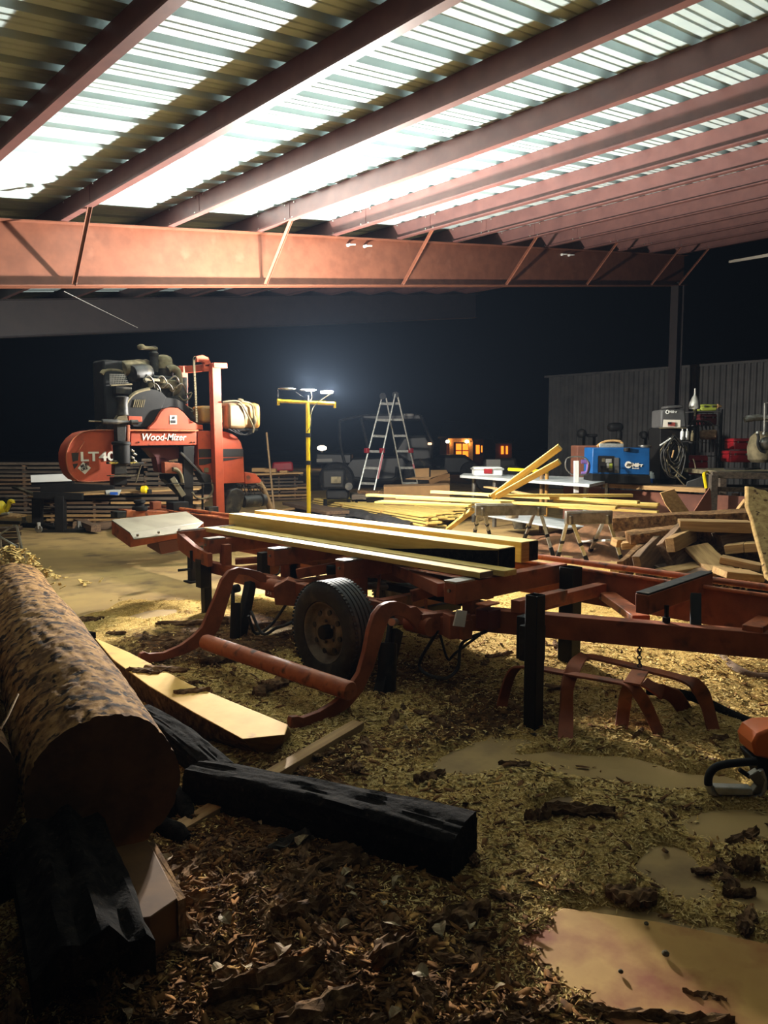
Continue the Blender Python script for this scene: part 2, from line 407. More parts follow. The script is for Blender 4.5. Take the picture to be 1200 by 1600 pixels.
# ------------------------------------------------------------------ ground
rng = np.random.default_rng(3)
def vnoise(x, y, s, seed):
    g = np.random.default_rng(seed).random((128, 128))
    X = x*s+1000.5; Y = y*s+1000.5; xi = np.floor(X).astype(int); yi = np.floor(Y).astype(int); fx = X-xi; fy = Y-yi
    fx = fx*fx*(3-2*fx); fy = fy*fy*(3-2*fy); a = g[xi % 128, yi % 128]; b = g[(xi+1) % 128, yi % 128]; c = g[xi % 128, (yi+1) % 128]; d = g[(xi+1) % 128, (yi+1) % 128]
    return (a*(1-fx)+b*fx)*(1-fy)+(c*(1-fx)+d*fx)*fy
def fbm(x, y, s, seed, o=4):
    r = 0; a = .5; t = 0
    for k in range(o): r = r+a*vnoise(x, y, s, seed+k); t += a; a *= .5; s *= 2.1
    return r/t
def xy(px, py, z=0): p = PZ(px, py, z); return (p.x, p.y)
REG = [xy(*a) for a in ((-150, 975), (125, 962), (190, 938), (330, 935), (420, 925), (560, 900), (700, 905), (870, 895), (960, 880), (1050, 868), (1200, 862), (1500, 860), (1700, 1500), (1500, 1800), (-350, 1800), (-500, 1300))]
REG = [(max(-1, min(11, a)), max(-2, min(11, b))) for a, b in REG]
def sdist(x, y, poly):      # signed distance, positive inside
    d = np.full(x.shape, 1e9); ins = np.zeros(x.shape, bool)
    for i in range(len(poly)):
        ax, ay = poly[i]; bx, by = poly[(i+1) % len(poly)]
        ex, ey = bx-ax, by-ay; t = np.clip(((x-ax)*ex+(y-ay)*ey)/(ex*ex+ey*ey+1e-9), 0, 1)
        d = np.minimum(d, np.hypot(x-ax-t*ex, y-ay-t*ey))
        c = ((ay > y) != (by > y)) & (x < (bx-ax)*(y-ay)/(by-ay+1e-12)+ax); ins ^= c
    return np.where(ins, d, -d)
def blob(x, y, c, r, ang=0.):
    cx, cy = c; dx, dy = x-cx, y-cy; ca, sa = math.cos(ang), math.sin(ang)
    u = (dx*ca+dy*sa)/r[0]; v = (-dx*sa+dy*ca)/r[1]; return np.exp(-(u*u+v*v))
BARE = [(xy(740, 1185), (.42, .2), 0), (xy(1160, 1290), (.16, .3), 1.0), (xy(1045, 1360), (.22, .14), .8), (xy(1000, 1215), (.5, .13), -.9), (xy(900, 1190), (.4, .12), -.9),
        (xy(1000, 1500), (.32, .24), .7), (xy(1150, 1540), (.3, .3), .7), (xy(1180, 1400), (.12, .1), 0), (xy(870, 1260), (.2, .08), 0), (xy(430, 985), (.3, .15), 0), (xy(240, 960), (.3, .2), 0), (xy(700, 1300), (.1, .05), 0)]
MOUND = [(xy(1060, 1000), (1.1, .7), .10), (xy(1140, 908), (.35, .3), .26), (xy(700, 985), (.7, .5), .07), (xy(1180, 1070), (.6, .5), .08), (xy(620, 1480), (.4, .3), .03), (xy(450, 1400), (.35, .3), .05), (xy(1000, 850), (1.3, .9), .22), (xy(30, 905), (.35, .3), .05), (xy(920, 1320), (.4, .3), .03)]
MULCH = [(xy(380, 1400), (.42, .5), 1.3), (xy(250, 1500), (.5, .4), 1.2), (xy(560, 1600), (.5, .25), .9), (xy(480, 1290), (.25, .3), .7), (xy(360, 1000), (1.0, .8), 1.1), (xy(600, 1060), (.7, .6), .95), (xy(520, 1200), (.35, .25), .9), (xy(800, 1110), (.5, .4), .8), (xy(900, 1600), (.35, .2), .7), (xy(700, 1150), (.3, .2), .5)]
def cover_h(x, y):
    m = np.clip(sdist(x, y, REG)/.5+1.0*(fbm(x, y, 2.2, 11)-.5)+.1, 0, 1)
    b = np.zeros(x.shape)
    for c, r, a in BARE: b = np.maximum(b, blob(x, y, c, r, a))
    k = m*np.clip(1.45-b*2.3+1.6*(fbm(x, y, 5, 31)-.5), 0, 1)
    h = .012+.05*fbm(x, y, 1.7, 5)+.022*(fbm(x, y, 9, 77, 3)-.5)+.012*(fbm(x, y, 30, 88, 2)-.5)
    for c, r, a in MOUND: h = h+blob(x, y, c, r)*a*(.7+.6*fbm(x, y, 3, 41))
    return k*h-.012*(1-k)**2-.004, k
def tone(x, y):
    t = np.ones(x.shape)
    for c, r, a in MULCH: t = t-blob(x, y, c, r)*a
    return np.clip(t+.9*(fbm(x, y, 3.1, 51)-.5), 0, 1)

def ground_mat():
    m = bpy.data.materials.new('cover'); m.use_nodes = True; nt = m.node_tree; N = nt.nodes; L = nt.links; b = N['Principled BSDF']
    b.inputs['Roughness'].default_value = .95; b.inputs['Specular IOR Level'].default_value = .15
    g = N.new('ShaderNodeNewGeometry'); at = N.new('ShaderNodeAttribute'); at.attribute_name = 'tone'
    def nz(s, d=6):
        n = N.new('ShaderNodeTexNoise'); n.inputs['Scale'].default_value = s; n.inputs['Detail'].default_value = d; n.inputs['Roughness'].default_value = .7; L.new(g.outputs['Position'], n.inputs['Vector']); return n.outputs[0]
    def mix(a, c, f):
        x = N.new('ShaderNodeMix'); x.data_type = 'RGBA'
        for i, v in ((6, a), (7, c)):
            if isinstance(v, tuple): x.inputs[i].default_value = v
            else: L.new(v, x.inputs[i])
        L.new(f, x.inputs[0]); return x.outputs[2]
    def rmp(v, a, c):
        r = N.new('ShaderNodeMapRange'); r.inputs['From Min'].default_value = a; r.inputs['From Max'].default_value = c; L.new(v, r.inputs[0]); return r.outputs[0]
    fine = nz(90); mid = nz(16); big = nz(3)
    saw = mix(s2l(176, 128, 58), s2l(250, 212, 124), rmp(fine, .4, .62))
    mul = mix(s2l(62, 43, 27), s2l(146, 102, 58), rmp(mid, .38, .68))
    saw = mix(saw, s2l(128, 88, 48), rmp(big, .58, .72))
    ad = N.new('ShaderNodeMath'); ad.operation = 'ADD'; L.new(at.outputs['Fac'], ad.inputs[0]); L.new(mid, ad.inputs[1])
    L.new(mix(mul, saw, rmp(ad.outputs[0], .75, 1.15)), b.inputs['Base Color'])
    bn = N.new('ShaderNodeBump'); bn.inputs['Strength'].default_value = .9; bn.inputs['Distance'].default_value = .02; L.new(fine, bn.inputs['Height']); L.new(bn.outputs[0], b.inputs['Normal'])
    return m
xs = np.arange(.2, 9.6, .03); ysn = np.arange(.2, 9.3, .03)
X, Y = np.meshgrid(xs, ysn, indexing='ij'); Hh, K = cover_h(X, Y); T = tone(X, Y)
co = np.stack([X, Y, Hh], -1).reshape(-1, 3); nx, ny = X.shape
ii, jj = np.meshgrid(np.arange(nx-1), np.arange(ny-1), indexing='ij'); a = (ii*ny+jj).ravel()
keep = (K[:-1, :-1]+K[1:, 1:]+K[:-1, 1:]+K[1:, :-1]).ravel() > 0.02
a = a[keep]; q = np.stack([a, a+ny, a+ny+1, a+1], -1)
me = bpy.data.meshes.new('sawdust_litter'); me.vertices.add(len(co)); me.vertices.foreach_set('co', co.ravel().astype(np.float32))
me.loops.add(q.size); me.loops.foreach_set('vertex_index', q.ravel().astype(np.int32)); me.polygons.add(len(q)); me.polygons.foreach_set('loop_start', np.arange(0, q.size, 4, dtype=np.int32))
me.update(); me.validate(); me.polygons.foreach_set('use_smooth', [True]*len(me.polygons))
at = me.attributes.new('tone', 'FLOAT', 'POINT'); at.data.foreach_set('value', T.ravel().astype(np.float32))
me.materials.append(ground_mat()); o = bpy.data.objects.new('sawdust_litter', me); COL.objects.link(o)
tag(o, 'golden sawdust and dark bark litter spread over the concrete floor', 'sawdust', kind='stuff')

mat('concrete', s2l(192, 156, 94), s2l(162, 130, 80), rough=.85, scale=1.1, bump=.05, c3=s2l(120, 92, 60), s3=2.3, lo3=.55, hi3=.72, detail=8, coord='Object')
mat('dirt', s2l(96, 78, 52), s2l(60, 50, 36), rough=.95, scale=.6, bump=.3)
m = MB(); m.box((9.5, 9, -.1), (25, 22, .2)); o = m.build('floor', M['concrete']); o['kind'] = 'structure'; o['label'] = 'dusty tan concrete shed floor'
m = MB(); m.add([(-60, -60, -.03), (120, -60, -.03), (120, 120, -.03), (-60, 120, -.03)], [(0, 1, 2, 3)]); o = m.build('floor', M['dirt']); o['kind'] = 'structure'; o['label'] = 'dark bare yard ground outside the shed'

# ---- shavings and flakes (nobody could count them)
def polar(n, r0, r1, half=.62, bias=1.):
    r = r0*(r1/r0)**(rng.random(n)**bias); th = AZ+(rng.random(n)*2-1)*half
    return r*np.cos(th), r*np.sin(th)
def raw_mesh(name, co, q, mt, label, cat):
    me = bpy.data.meshes.new(name); me.vertices.add(len(co)); me.vertices.foreach_set('co', co.ravel().astype(np.float32))
    k = q.shape[1]; me.loops.add(q.size); me.loops.foreach_set('vertex_index', q.ravel().astype(np.int32)); me.polygons.add(len(q)); me.polygons.foreach_set('loop_start', np.arange(0, q.size, k, dtype=np.int32))
    me.update(); me.validate(); me.materials.append(mt); o = bpy.data.objects.new(name, me); COL.objects.link(o)
    return tag(o, label, cat, kind='stuff')
def strips(n, r0, r1, l0, l1, w0, name, mt, label, cat, want, lift=.004, tilt=.5):
    x, y = polar(n, r0, r1); h, k = cover_h(x, y); t = tone(x, y)
    keep = rng.random(n) < want(k, t); x, y, h = x[keep], y[keep], h[keep]; n = len(x)
    L = l0+(l1-l0)*rng.random(n)**2; W = w0*(.6+.8*rng.random(n)); a = rng.random(n)*6.283; tz = (rng.random(n)-.5)*tilt; cv = (rng.random(n)-.3)*.35*L; roll = (rng.random(n)-.5)*1.6
    d = np.stack([np.cos(a)*np.cos(tz), np.sin(a)*np.cos(tz), np.sin(tz)], -1); s = np.stack([-np.sin(a)*np.cos(roll), np.cos(a)*np.cos(roll), np.sin(roll)], -1)
    c = np.stack([x, y, np.maximum(h, 0)+lift+np.abs(np.sin(tz))*L*.4], -1)
    up = np.zeros_like(c); up[:, 2] = 1
    P = []
    for u in (-.5, 0, .5):
        m = c+d*(u*L)[:, None]+up*(cv*(1-4*u*u)*.5)[:, None]
        P += [m-s*(W/2)[:, None], m+s*(W/2)[:, None]]
    co = np.stack(P, 1).reshape(-1, 3); b = np.arange(n)[:, None]*6
    q = np.concatenate([b+np.array([0, 1, 3, 2]), b+np.array([2, 3, 5, 4])]); return raw_mesh(name, co, q, mt, label, cat)
strips(150000, 1.3, 5.5, .008, .036, .0036, 'wood_shavings', M['straw'], 'fine golden wood shavings strewn over the floor in front of the mill', 'shavings', lambda k, t: np.clip(k*(t*1.2+.12), 0, 1))
strips(30000, 3.4, 8.5, .015, .05, .008, 'coarse_shavings', M['straw'], 'pale sawdust curls heaped under and behind the mill bed', 'shavings', lambda k, t: np.clip(k*(t+.1), 0, 1))
strips(80000, 1.3, 6.5, .01, .04, .0055, 'bark_flakes', M['mulch'], 'brown bark flakes and dry leaf bits littering the left foreground', 'litter', lambda k, t: np.clip(k*(1.15-t), 0, 1)*.9+.02*(k > .05), tilt=1.0)
def flakes(n, r0, r1):
    x, y = polar(n, r0, r1); h, k = cover_h(x, y); t = tone(x, y); keep = rng.random(n) < np.clip(k*(1.2-t), 0.012, 1); x, y, h = x[keep], y[keep], h[keep]; n = len(x)
    S = .004+.016*rng.random(n)**3; a = rng.random(n)*6.283; P = []
    tl = (rng.random((n, 2))-.5)*.9
    for lay in (0, 1):
        for j in range(6):
            th = a+j*1.047; rr = S*(.25+1.0*rng.random(n)); dx = rr*np.cos(th)*2.1; dy = rr*np.sin(th)*.7
            ca, sa = np.cos(a*3), np.sin(a*3); X2 = dx*ca-dy*sa; Y2 = dx*sa+dy*ca
            P.append(np.stack([x+X2, y+Y2, np.maximum(h, 0)+.004+lay*.003+X2*tl[:, 0]+Y2*tl[:, 1]+np.abs(tl).sum(1)*S*.5], -1))
    co = np.stack(P, 1).reshape(-1, 3); b = np.arange(n)[:, None]*12
    q = [b+np.array([j, (j+1) % 6, 6+(j+1) % 6, 6+j]) for j in range(6)]+[b+np.array([6, 7, 8, 9]), b+np.array([9, 10, 11, 6])]
    return raw_mesh('bark_chips', co, np.concatenate(q), M['mulch'], 'small dark bark chips mixed into the litter', 'bark chips')
flakes(34000, 1.3, 6.0)

# ---- individual bark scraps
def bark_mesh(L, W, T, seed, mt='darkbark'):
    r = random.Random(seed); nu, nv = 12, 7; top = []; bot = []
    for i in range(nu):
        t = i/(nu-1); prof_ = (math.sin(math.pi*min(max(t, .04), .96)))**.35
        e1, e2 = r.uniform(.5, 1.25), r.uniform(.5, 1.25)
        for j in range(nv):
            s = j/(nv-1)*2-1; x = (t-.5)*L+r.uniform(-.03, .03)*L; yv = s*W/2*prof_*(e1 if s > 0 else e2)
            arch = T*.6*(1-s*s); z = arch+T*.7*noise.noise((t*7+seed, s*2.5, seed))+(.22*T*((j+seed) % 2))
            top.append((x, yv, z)); bot.append((x, yv*.96, arch*.6-T*.35))
    n = nu*nv; m = MB(); m.v = [V(p) for p in top+bot]
    for i in range(nu-1):
        for j in range(nv-1):
            a = i*nv+j; m.f.append([a, a+nv, a+nv+1, a+1]); m.f.append([n+a, n+a+1, n+a+nv+1, n+a+nv])
    for i in range(nu-1):
        for j in (0, nv-1):
            a = i*nv+j; f = [a, a+nv, n+a+nv, n+a]; m.f.append(f if j else f[::-1])
    for j in range(nv-1):
        for i in (0, nu-1):
            a = i*nv+j; f = [a, a+1, n+a+1, n+a]; m.f.append(f if i == 0 else f[::-1])
    m.m = [0]*len(m.f)
    me = bpy.data.meshes.new('bark_scrap'); me.from_pydata([tuple(v) for v in m.v], [], m.f); me.materials.append(M[mt])
    bm = bmesh.new(); bm.from_mesh(me); bmesh.ops.recalc_face_normals(bm, faces=bm.faces); bm.to_mesh(me); bm.free()
    return me
def hgt(x, y): h, k = cover_h(np.array([x]), np.array([y])); return max(0., float(h[0]))
BM = [bark_mesh(.12, .05, .014, s) for s in range(6)]+[bark_mesh(.17, .05, .018, 9), bark_mesh(.09, .06, .012, 12)]
cnt = 0; xs_, ys_ = polar(1400, 1.5, 6.8); hs, ks = cover_h(xs_, ys_); ts = tone(xs_, ys_)
for x, y, h, k, t in zip(xs_, ys_, hs, ks, ts):
    if cnt >= 230: break
    if k < .25 or random.random() > (1.08-t)**1.5: continue
    o = bpy.data.objects.new('bark_scrap', BM[cnt % 8]); COL.objects.link(o); d = math.hypot(x, y)
    o.location = (x, y, max(h, 0)+.008); o.rotation_euler = (random.uniform(-.35, .35), random.uniform(-.3, .3), random.uniform(0, 6.28))
    s = random.uniform(.5, 1.15)*(.7+.14*d); o.scale = (s*random.uniform(.8, 1.5), s, s)
    tag(o, 'loose scrap of dark bark lying in the litter on the floor', 'bark', 'bark scraps scattered over the floor'); cnt += 1
# fallen leaves
lm = MB(); L = .07
for i in range(7):
    t = i/6; wv = .022*math.sin(math.pi*t)**.7+.001; zc = .02*math.sin(math.pi*t)
    lm.v += [V(((t-.5)*L, -wv, zc+.012)), V(((t-.5)*L, 0, zc)), V(((t-.5)*L, wv, zc+.01+.004*(i % 2)))]
for i in range(6):
    for j in (0, 1): lm.f.append([i*3+j, i*3+3+j, i*3+4+j, i*3+j+1]); lm.m.append(0)
lme = bpy.data.meshes.new('dry_leaf'); lme.from_pydata([tuple(v) for v in lm.v], [], lm.f); lme.materials.append(M['leaf'])
cnt = 0
for x, y in zip(*polar(400, 1.6, 4.2)):
    h, k = cover_h(np.array([x]), np.array([y])); t = tone(np.array([x]), np.array([y]))[0]
    if cnt >= 42 or k[0] < .4 or t > .55: continue
    o = bpy.data.objects.new('dry_leaf', lme); COL.objects.link(o); o.location = (x, y, max(0, h[0])+.012)
    o.rotation_euler = (random.uniform(-.6, .6), random.uniform(-.5, .5), random.uniform(0, 6.28)); s = random.uniform(.5, 1.1); o.scale = (s, s*random.uniform(.7, 1.3), s)
    tag(o, 'curled pale dry leaf lying among the bark litter', 'leaf', 'dry leaves among the litter'); cnt += 1
def bark_at(px, py, L, W, ang, label, T=.03, mt='darkbark', z=None, seed=None, tl=(0, 0)):
    p = PZ(px, py, .03 if z is None else z); me = bark_mesh(L, W, T, seed or int(px+py), mt); o = bpy.data.objects.new('bark_chunk', me); COL.objects.link(o)
    zz = hgt(p.x, p.y) if z is None else z
    o.location = (p.x, p.y, zz+T*.4); o.rotation_euler = (tl[0], tl[1], ang); return tag(o, label, 'bark')
A0 = AZ-math.pi/2     # heading of the photo's right
bark_at(717, 1452, .25, .085, A0+.55, 'thick ridged bark chunk on the sawdust left of the tan sheet', .035)
bark_at(985, 1398, .17, .11, A0-.2, 'broad brown bark flake at the top edge of the tan sheet', .03)
bark_at(672, 1218, .17, .09, A0+.5, 'crumpled bark lump beyond the charred beam, right of the pale batten', .035)
bark_at(905, 1282, .28, .09, A0-.15, 'long low bark chunk in the sawdust right of the charred beam', .03)
bark_at(612, 1510, .2, .09, A0+.9, 'curled bark chunk standing out of the litter near the bottom edge', .05, tl=(.5, .2))
bark_at(505, 1468, .17, .06, A0-.9, 'narrow bark strip lying left of the curled bark chunk', .025)
bark_at(560, 1342, .3, .08, A0+.25, 'long splintered bark slab in front of the charred beam', .03)
bark_at(470, 1325, .3, .07, A0+.75, 'grey split bark stick leaning toward the charred beam', .035, 'greywood')
bark_at(530, 1370, .22, .07, A0+.2, 'dark bark slab below the splintered one in front of the beam', .03)
bark_at(470, 1440, .2, .08, A0+.4, 'ragged bark slab at the centre of the left litter', .035)
bark_at(420, 1545, .34, .1, A0+.45, 'large ragged bark slab in the litter at the bottom', .045)
bark_at(300, 1420, .2, .07, A0-.1, 'bark piece beside the sawn block under the big log', .03)
bark_at(1165, 1355, .1, .06, A0, 'rounded bark nub near the right edge of the floor', .04)
bark_at(1155, 1388, .12, .04, A0+.1, 'small dark bark strip under the rounded nub at right', .025)
bark_at(1100, 1555, .12, .06, A0-.3, 'splintered bark bit on the clay-stained end of the tan sheet', .03)
bark_at(980, 1585, .28, .06, A0-.12, 'dark bark strip lying along the front edge of the tan sheet', .03)
bark_at(1070, 1592, .26, .06, A0-.05, 'second dark bark strip at the front edge, to the right', .03)
bark_at(500, 1590, .25, .1, A0+.5, 'broad bark slab half out of the bottom of the view', .04)
bark_at(840, 1290, .12, .05, A0+.3, 'dark crumbly bark clump between charred beam and long chunk', .04)
bark_at(260, 1047, .3, .12, A0-.25, 'dark bark shred lying on the far half of the live-edge slab', .02, z=.165)
bark_at(225, 1050, .24, .09, A0-.35, 'thin grey bark shred on the slab, left of the dark shred', .018, z=.165)
bark_at(300, 1082, .2, .08, A0+.3, 'small bark shred on the middle of the live-edge slab', .02, z=.165)
bark_at(300, 975, .6, .12, A0+.1, 'long bark strip on the floor behind the loader roller', .03)
bark_at(290, 1000, .5, .12, A0+.15, 'wide bark strip on the floor left of the loader arm', .035)
bark_at(430, 1075, .45, .16, A0+1.1, 'dark bark plate lying below the loader roller', .04)
bark_at(370, 1035, .5, .12, A0+.35, 'bark plate under the left end of the loader roller', .04)
bark_at(130, 968, .35, .12, A0+.1, 'bark scrap at the clean floor edge beyond the big log', .03)

# ================================================================== SAWMILL BED
def cf(ox, oy, s): return lambda x, y: (ox+x*s, oy+y*s)
c6 = cf(160, 760, 1/3); c7 = cf(400, 760, .41667); c8 = cf(760, 860, .36667); c5 = cf(560, 860, .28333); c4 = cf(300, 800, .25)
bed = thing('sawmill_bed', 'long red steel bed frame of the portable sawmill on its road wheel', 'sawmill', (4.1, 4.5, 0))
R_ = M['red']
def B(name, m, mt='red', par=None, bevel=.004, label=None): return m.build(name, M[mt], par or bed, 35, bevel, label)
# main rail and riding rail
B('main_rail', MB().box((4.75, 5.2, .585), (.1, 9.4, .23)))
B('track_rail', MB().cyl((4.83, .6, .735), (4.83, 9.95, .735), .022, n=12), 'roller', None, 0)
B('track_rail', MB().cyl((4.69, .6, .712), (4.69, 9.95, .712), .012, n=8), 'roller', None, 0)
# bunks across the bed
for Y0, xa in ((3.2, 3.5), (4.33, 3.54), (5.18, 3.51), (6.13, 3.46)):
    b = B('bunk', MB().box(((xa+4.7)/2, Y0, .672), (4.7-xa, .1, .13)))
    MB().box((xa+.09, Y0, .744), (.18, .104, .014)).build('wear_cap', M['steel'], b, bevel=.003)
    MB().cyl((xa-.004, Y0, .69), (xa-.014, Y0, .69), .012, n=6).build('bolt', M['steel'], b)
    B('bunk_riser', MB().box((xa+.2, Y0, .53), (.08, .08, .17)))
B('cross_beam', MB().beam((3.45, 6.62, .71), (4.69, 6.5, .74), .09, .12)); 
B('cross_beam_cap', MB().beam((3.45, 6.62, .775), (4.5, 6.52, .803), .05, .012), 'steel')
B('end_bracket', MB().prism([V((3.43, 6.6, .76)), V((3.43, 6.6, .6)), V((3.43, 6.3, .52)), V((3.43, 6.05, .5)), V((3.43, 6.05, .62)), V((3.43, 6.3, .66))], (.05, 0, 0)))
# near side frame tube
B('side_rail', MB().box((3.56, 4.45, .45), (.09, 2.7, .12)))
B('side_rail', MB().beam((3.62, 6.5, .45), (3.62, 5.7, .45), .08, .1))
for Y0 in (3.9, 4.9, 5.75): B('cross_member', MB().box((4.15, Y0, .47), (1.2, .08, .1)))
B('inner_rail', MB().box((4.2, 5.1, .56), (.08, 3.3, .12)))
B('diagonal_brace', MB().beam((3.62, 5.9, .55), (4.65, 5.2, .6), .09, .05))
B('diagonal_brace', MB().beam((3.95, 4.15, .66), (3.6, 3.35, .66), .08, .09))
# drawbar, converging to the hitch beyond the right edge
n0, n1 = PZ(745, 966, .49), PZ(1200, 1007, .48); e = n1+(n1-n0)*.5
B('drawbar', MB().beam(n0-(n1-n0)*.0, e, .1, .145))
B('drawbar_joint', MB().beam(PZ(655, 973, .47), PZ(705, 968, .47), .09, .12)); B('drawbar_joint', MB().beam(PZ(697, 978, .47), PZ(730, 975, .47), .11, .15)); B('drawbar_joint', MB().beam(PZ(728, 973, .47), PZ(770, 970, .47), .07, .1))
a, b = PZ(948, 930, .56), PZ(1002, 968, .54); B('drawbar_gusset', MB().beam(a, b, .11, .05), 'roller')
a, b = PZ(1175, 985, .56), PZ(1260, 930, .56); B('drawbar_gusset', MB().beam(a, b, .11, .05), 'roller')
# log stop arm above the drawbar
p, q = PZ(1003, 944, .68), PZ(1094, 912, .72)
arm = B('stop_arm', MB().beam(p, q+(q-p)*.12, .085, .115)); MB().beam(p+V((0, 0, .062)), q+(q-p)*.12+V((0, 0, .062)), .08, .012).build('wear_cap', M['engine'], arm, bevel=.003)
pv = PZ(1041, 972, .56); B('pivot_bolt', MB().cyl(pv+V((0, 0, -.02)), pv+V((0, 0, .1)), .014, n=8).cyl(pv+V((0, 0, -.0)), pv+V((0, 0, .03)), .025, n=6), 'black', None, 0)
B('arm_post', MB().beam(PZ(1087, 985, .52), PZ(1087, 930, .70), .06, .06), 'black')
B('cross_arm', MB().beam(PZ(805, 948, .6), PZ(880, 930, .6), .07, .08))
# jack posts
def sqtube(x, y, z0, z1, w_, name='jack_post', mt='black', open_=True):
    m = MB(); t = .006; s = w_/2
    for dx, dy, sx, sy in ((-s, 0, t, w_), (s, 0, t, w_), (0, -s, w_, t), (0, s, w_, t)): m.box((x+dx, y+dy, (z0+z1)/2), (sx, sy, z1-z0))
    o = B(name, m, mt); MB().box((x, y, .012), (w_*1.9, w_*1.9, .02)).build('foot_plate', M['black'], o, bevel=.003); return o
sqtube(3.43, 2.5, 0, .78, .075)
B('jack_sleeve', MB().box((3.45, 2.53, .5), (.11, .1, .2)), 'black'); B('jack_pin', MB().cyl(PZ(826, 1003, .4), PZ(850, 1003, .4), .014, n=8), 'steel', None, 0)
B('jack_sleeve', MB().box((3.53, 2.62, .5), (.1, .09, .25)), 'black'); B('outrigger_leg', MB().box((3.62, 2.66, .25), (.06, .06, .42)), 'black')
sqtube(4.58, 3.04, 0, .74, .11); 
sqtube(3.55, 6.3, 0, .6, .07); sqtube(4.3, 7.93, 0, .6, .085)
B('jack_crank', MB().tube([(3.42, 6.33, .62), (3.42, 6.33, .45), (3.32, 6.4, .44)], .014, 8), 'black', None, 0)
B('jack_box', MB().box((3.47, 6.22, .42), (.09, .1, .26)), 'black')
B('frame_post', MB().box((3.72, 5.2, .5), (.12, .12, .3)))
B('frame_post', MB().box((3.62, 6.05, .56), (.07, .07, .26))); B('frame_post', MB().box((3.62, 5.45, .55), (.08, .08, .26)), 'black')
# hydraulic parts between the bunks
B('hydraulic_cylinder', MB().cyl((3.75, 4.75, .6), (4.4, 4.35, .6), .038, n=14).cyl((4.4, 4.35, .6), (4.6, 4.22, .6), .018, n=10), 'black', None, 0)
B('hydraulic_cylinder', MB().cyl((3.72, 4.6, .5), (4.3, 3.95, .5), .03, n=12).cyl((4.3, 3.95, .5), (4.6, 3.6, .5), .014, n=10), 'steel', None, 0)
B('clamp_arm', MB().beam((3.6, 4.95, .56), (4.2, 4.6, .66), .03, .08), 'red'); B('clamp_arm', MB().beam((3.66, 3.7, .56), (4.2, 3.5, .66), .04, .08), 'red')
B('hydraulic_block', MB().box((3.66, 3.02, .52), (.12, .1, .12)), 'darkred'); a = PZ(762, 943, .62); B('flat_plate', MB().box(a, (.13, .09, .012)), 'roller')
MB().prism([PY(709, 978, 2.93), PY(715, 953, 2.93), PY(730, 955, 2.93), PY(726, 980, 2.93)], (0, .01, 0)).build('data_plate', M['whitepaint'], bed)
# fender step box and plate with digits near wheel
B('fender_block', MB().prism([PY(427, 918, 4.85), PY(448, 906, 4.85), PY(475, 914, 4.85), PY(470, 948, 4.85), PY(430, 945, 4.85)], (.1, .12, 0)))
o = B('side_plate', MB().box((3.5, 5.12, .4), (.014, .25, .1)))
text('plate_digits', '3T', .07, PX(417, 928, 3.49), (0, -1, 0), UP, M['whitepaint'], o)
# hoses
def hose(pts, r=.011, mt='rubber', par=None, name='hose'): return MB().tube(pts, r, 8, sub=6).build(name, M[mt], par or bed, 60)
hose([(3.5, 3.3, .42), PZ(655, 1040, .12), PZ(690, 1060, .12), PZ(715, 1045, .15), PZ(722, 1005, .3), (3.62, 3.0, .45)])
hose([(3.62, 3.4, .4), PZ(690, 1000, .3), PZ(700, 1030, .15), PZ(712, 1020, .2), (3.62, 3.05, .42)], .009)
hose([PZ(392, 955, .3), PZ(410, 990, .15), PZ(432, 981, .2), PZ(450, 975, .25), (3.6, 4.6, .35)], .012)
hose([PZ(388, 962, .28), PZ(400, 990, .12), PZ(425, 975, .15), PZ(450, 940, .3)], .012)
hose([PZ(405, 905, .5), PZ(425, 900, .5), PZ(436, 895, .52), PZ(440, 875, .58)], .008)
hose([(3.9, 5.1, .5), (4.0, 4.9, .44), (4.2, 4.6, .5), (4.4, 4.3, .55), (4.5, 3.9, .5)], .01)
# road wheels
def wheel(x, y, near):
    s = -1 if near else 1
    r = .345; W = .22; g = []
    prof = [(.205, -.07), (.215, -.1), (.26, -.112), (.31, -.108), (.332, -.095), (.343, -.08)]
    for k in range(5):
        c = -.064+k*.032; prof += [(.347, c-.011), (.347, c+.011), (.336, c+.013), (.336, c+.019)]
    prof += [(.343, .083), (.332, .095), (.31, .108), (.26, .112), (.215, .1), (.205, .07)]
    ty = MB().lathe((x, y, r), (1, 0, 0), prof, 64, caps=False)
    t = ty.build('tire', M['rubber'], bed, 28)
    m = MB()      # tread sipes
    for k in range(72):
        th = 2*math.pi*k/72
        for c in (-.088, .088): 
            q = V((x+c, y+math.cos(th)*.343, r+math.sin(th)*.343)); tg = V((0, -math.sin(th), math.cos(th))); rd = V((0, math.cos(th), math.sin(th)))
            m.box(q, (.02, .016, .008), (V((1, 0, 0)), tg, rd))
    m.build('tread_blocks', M['rubber'], t)['kind'] = 'stuff'
    rp = [(.204, .07*s*-1), (.19, .02*-s), (.188, .05*s), (.2, .07*s), (.21, .085*s), (.208, .095*s), (.2, .09*s), (.188, .06*s), (.18, .045*s), (.165, .035*s), (.15, .05*s), (.12, .062*s), (.1, .06*s), (.07, .045*s), (.04, .045*s)]
    rm = MB().lathe((x, y, r), (1, 0, 0), rp, 40, caps=True).build('rim', M['rim'], bed, 40)
    for k in range(8):
        th = 2*math.pi*k/8+.2; c = V((x+.052*s, y+.135*math.cos(th), r+.135*math.sin(th)))
        MB().cyl(c, c+V((.012*s, 0, 0)), .019, n=14).build('vent_hole', M['stroke'], rm)
    hub = MB().lathe((x, y, r), (s, 0, 0), [(.05, .03), (.05, .09), (.044, .105), (.02, .11)], 20).build('hub', M['black'], rm)
    for k in range(5):
        th = 2*math.pi*k/5; c = V((x+.045*s, y+.075*math.cos(th), r+.075*math.sin(th)))
        MB().cyl(c, c+V((.022*s, 0, 0)), .012, n=6).build('lug_nut', M['rim'], rm)
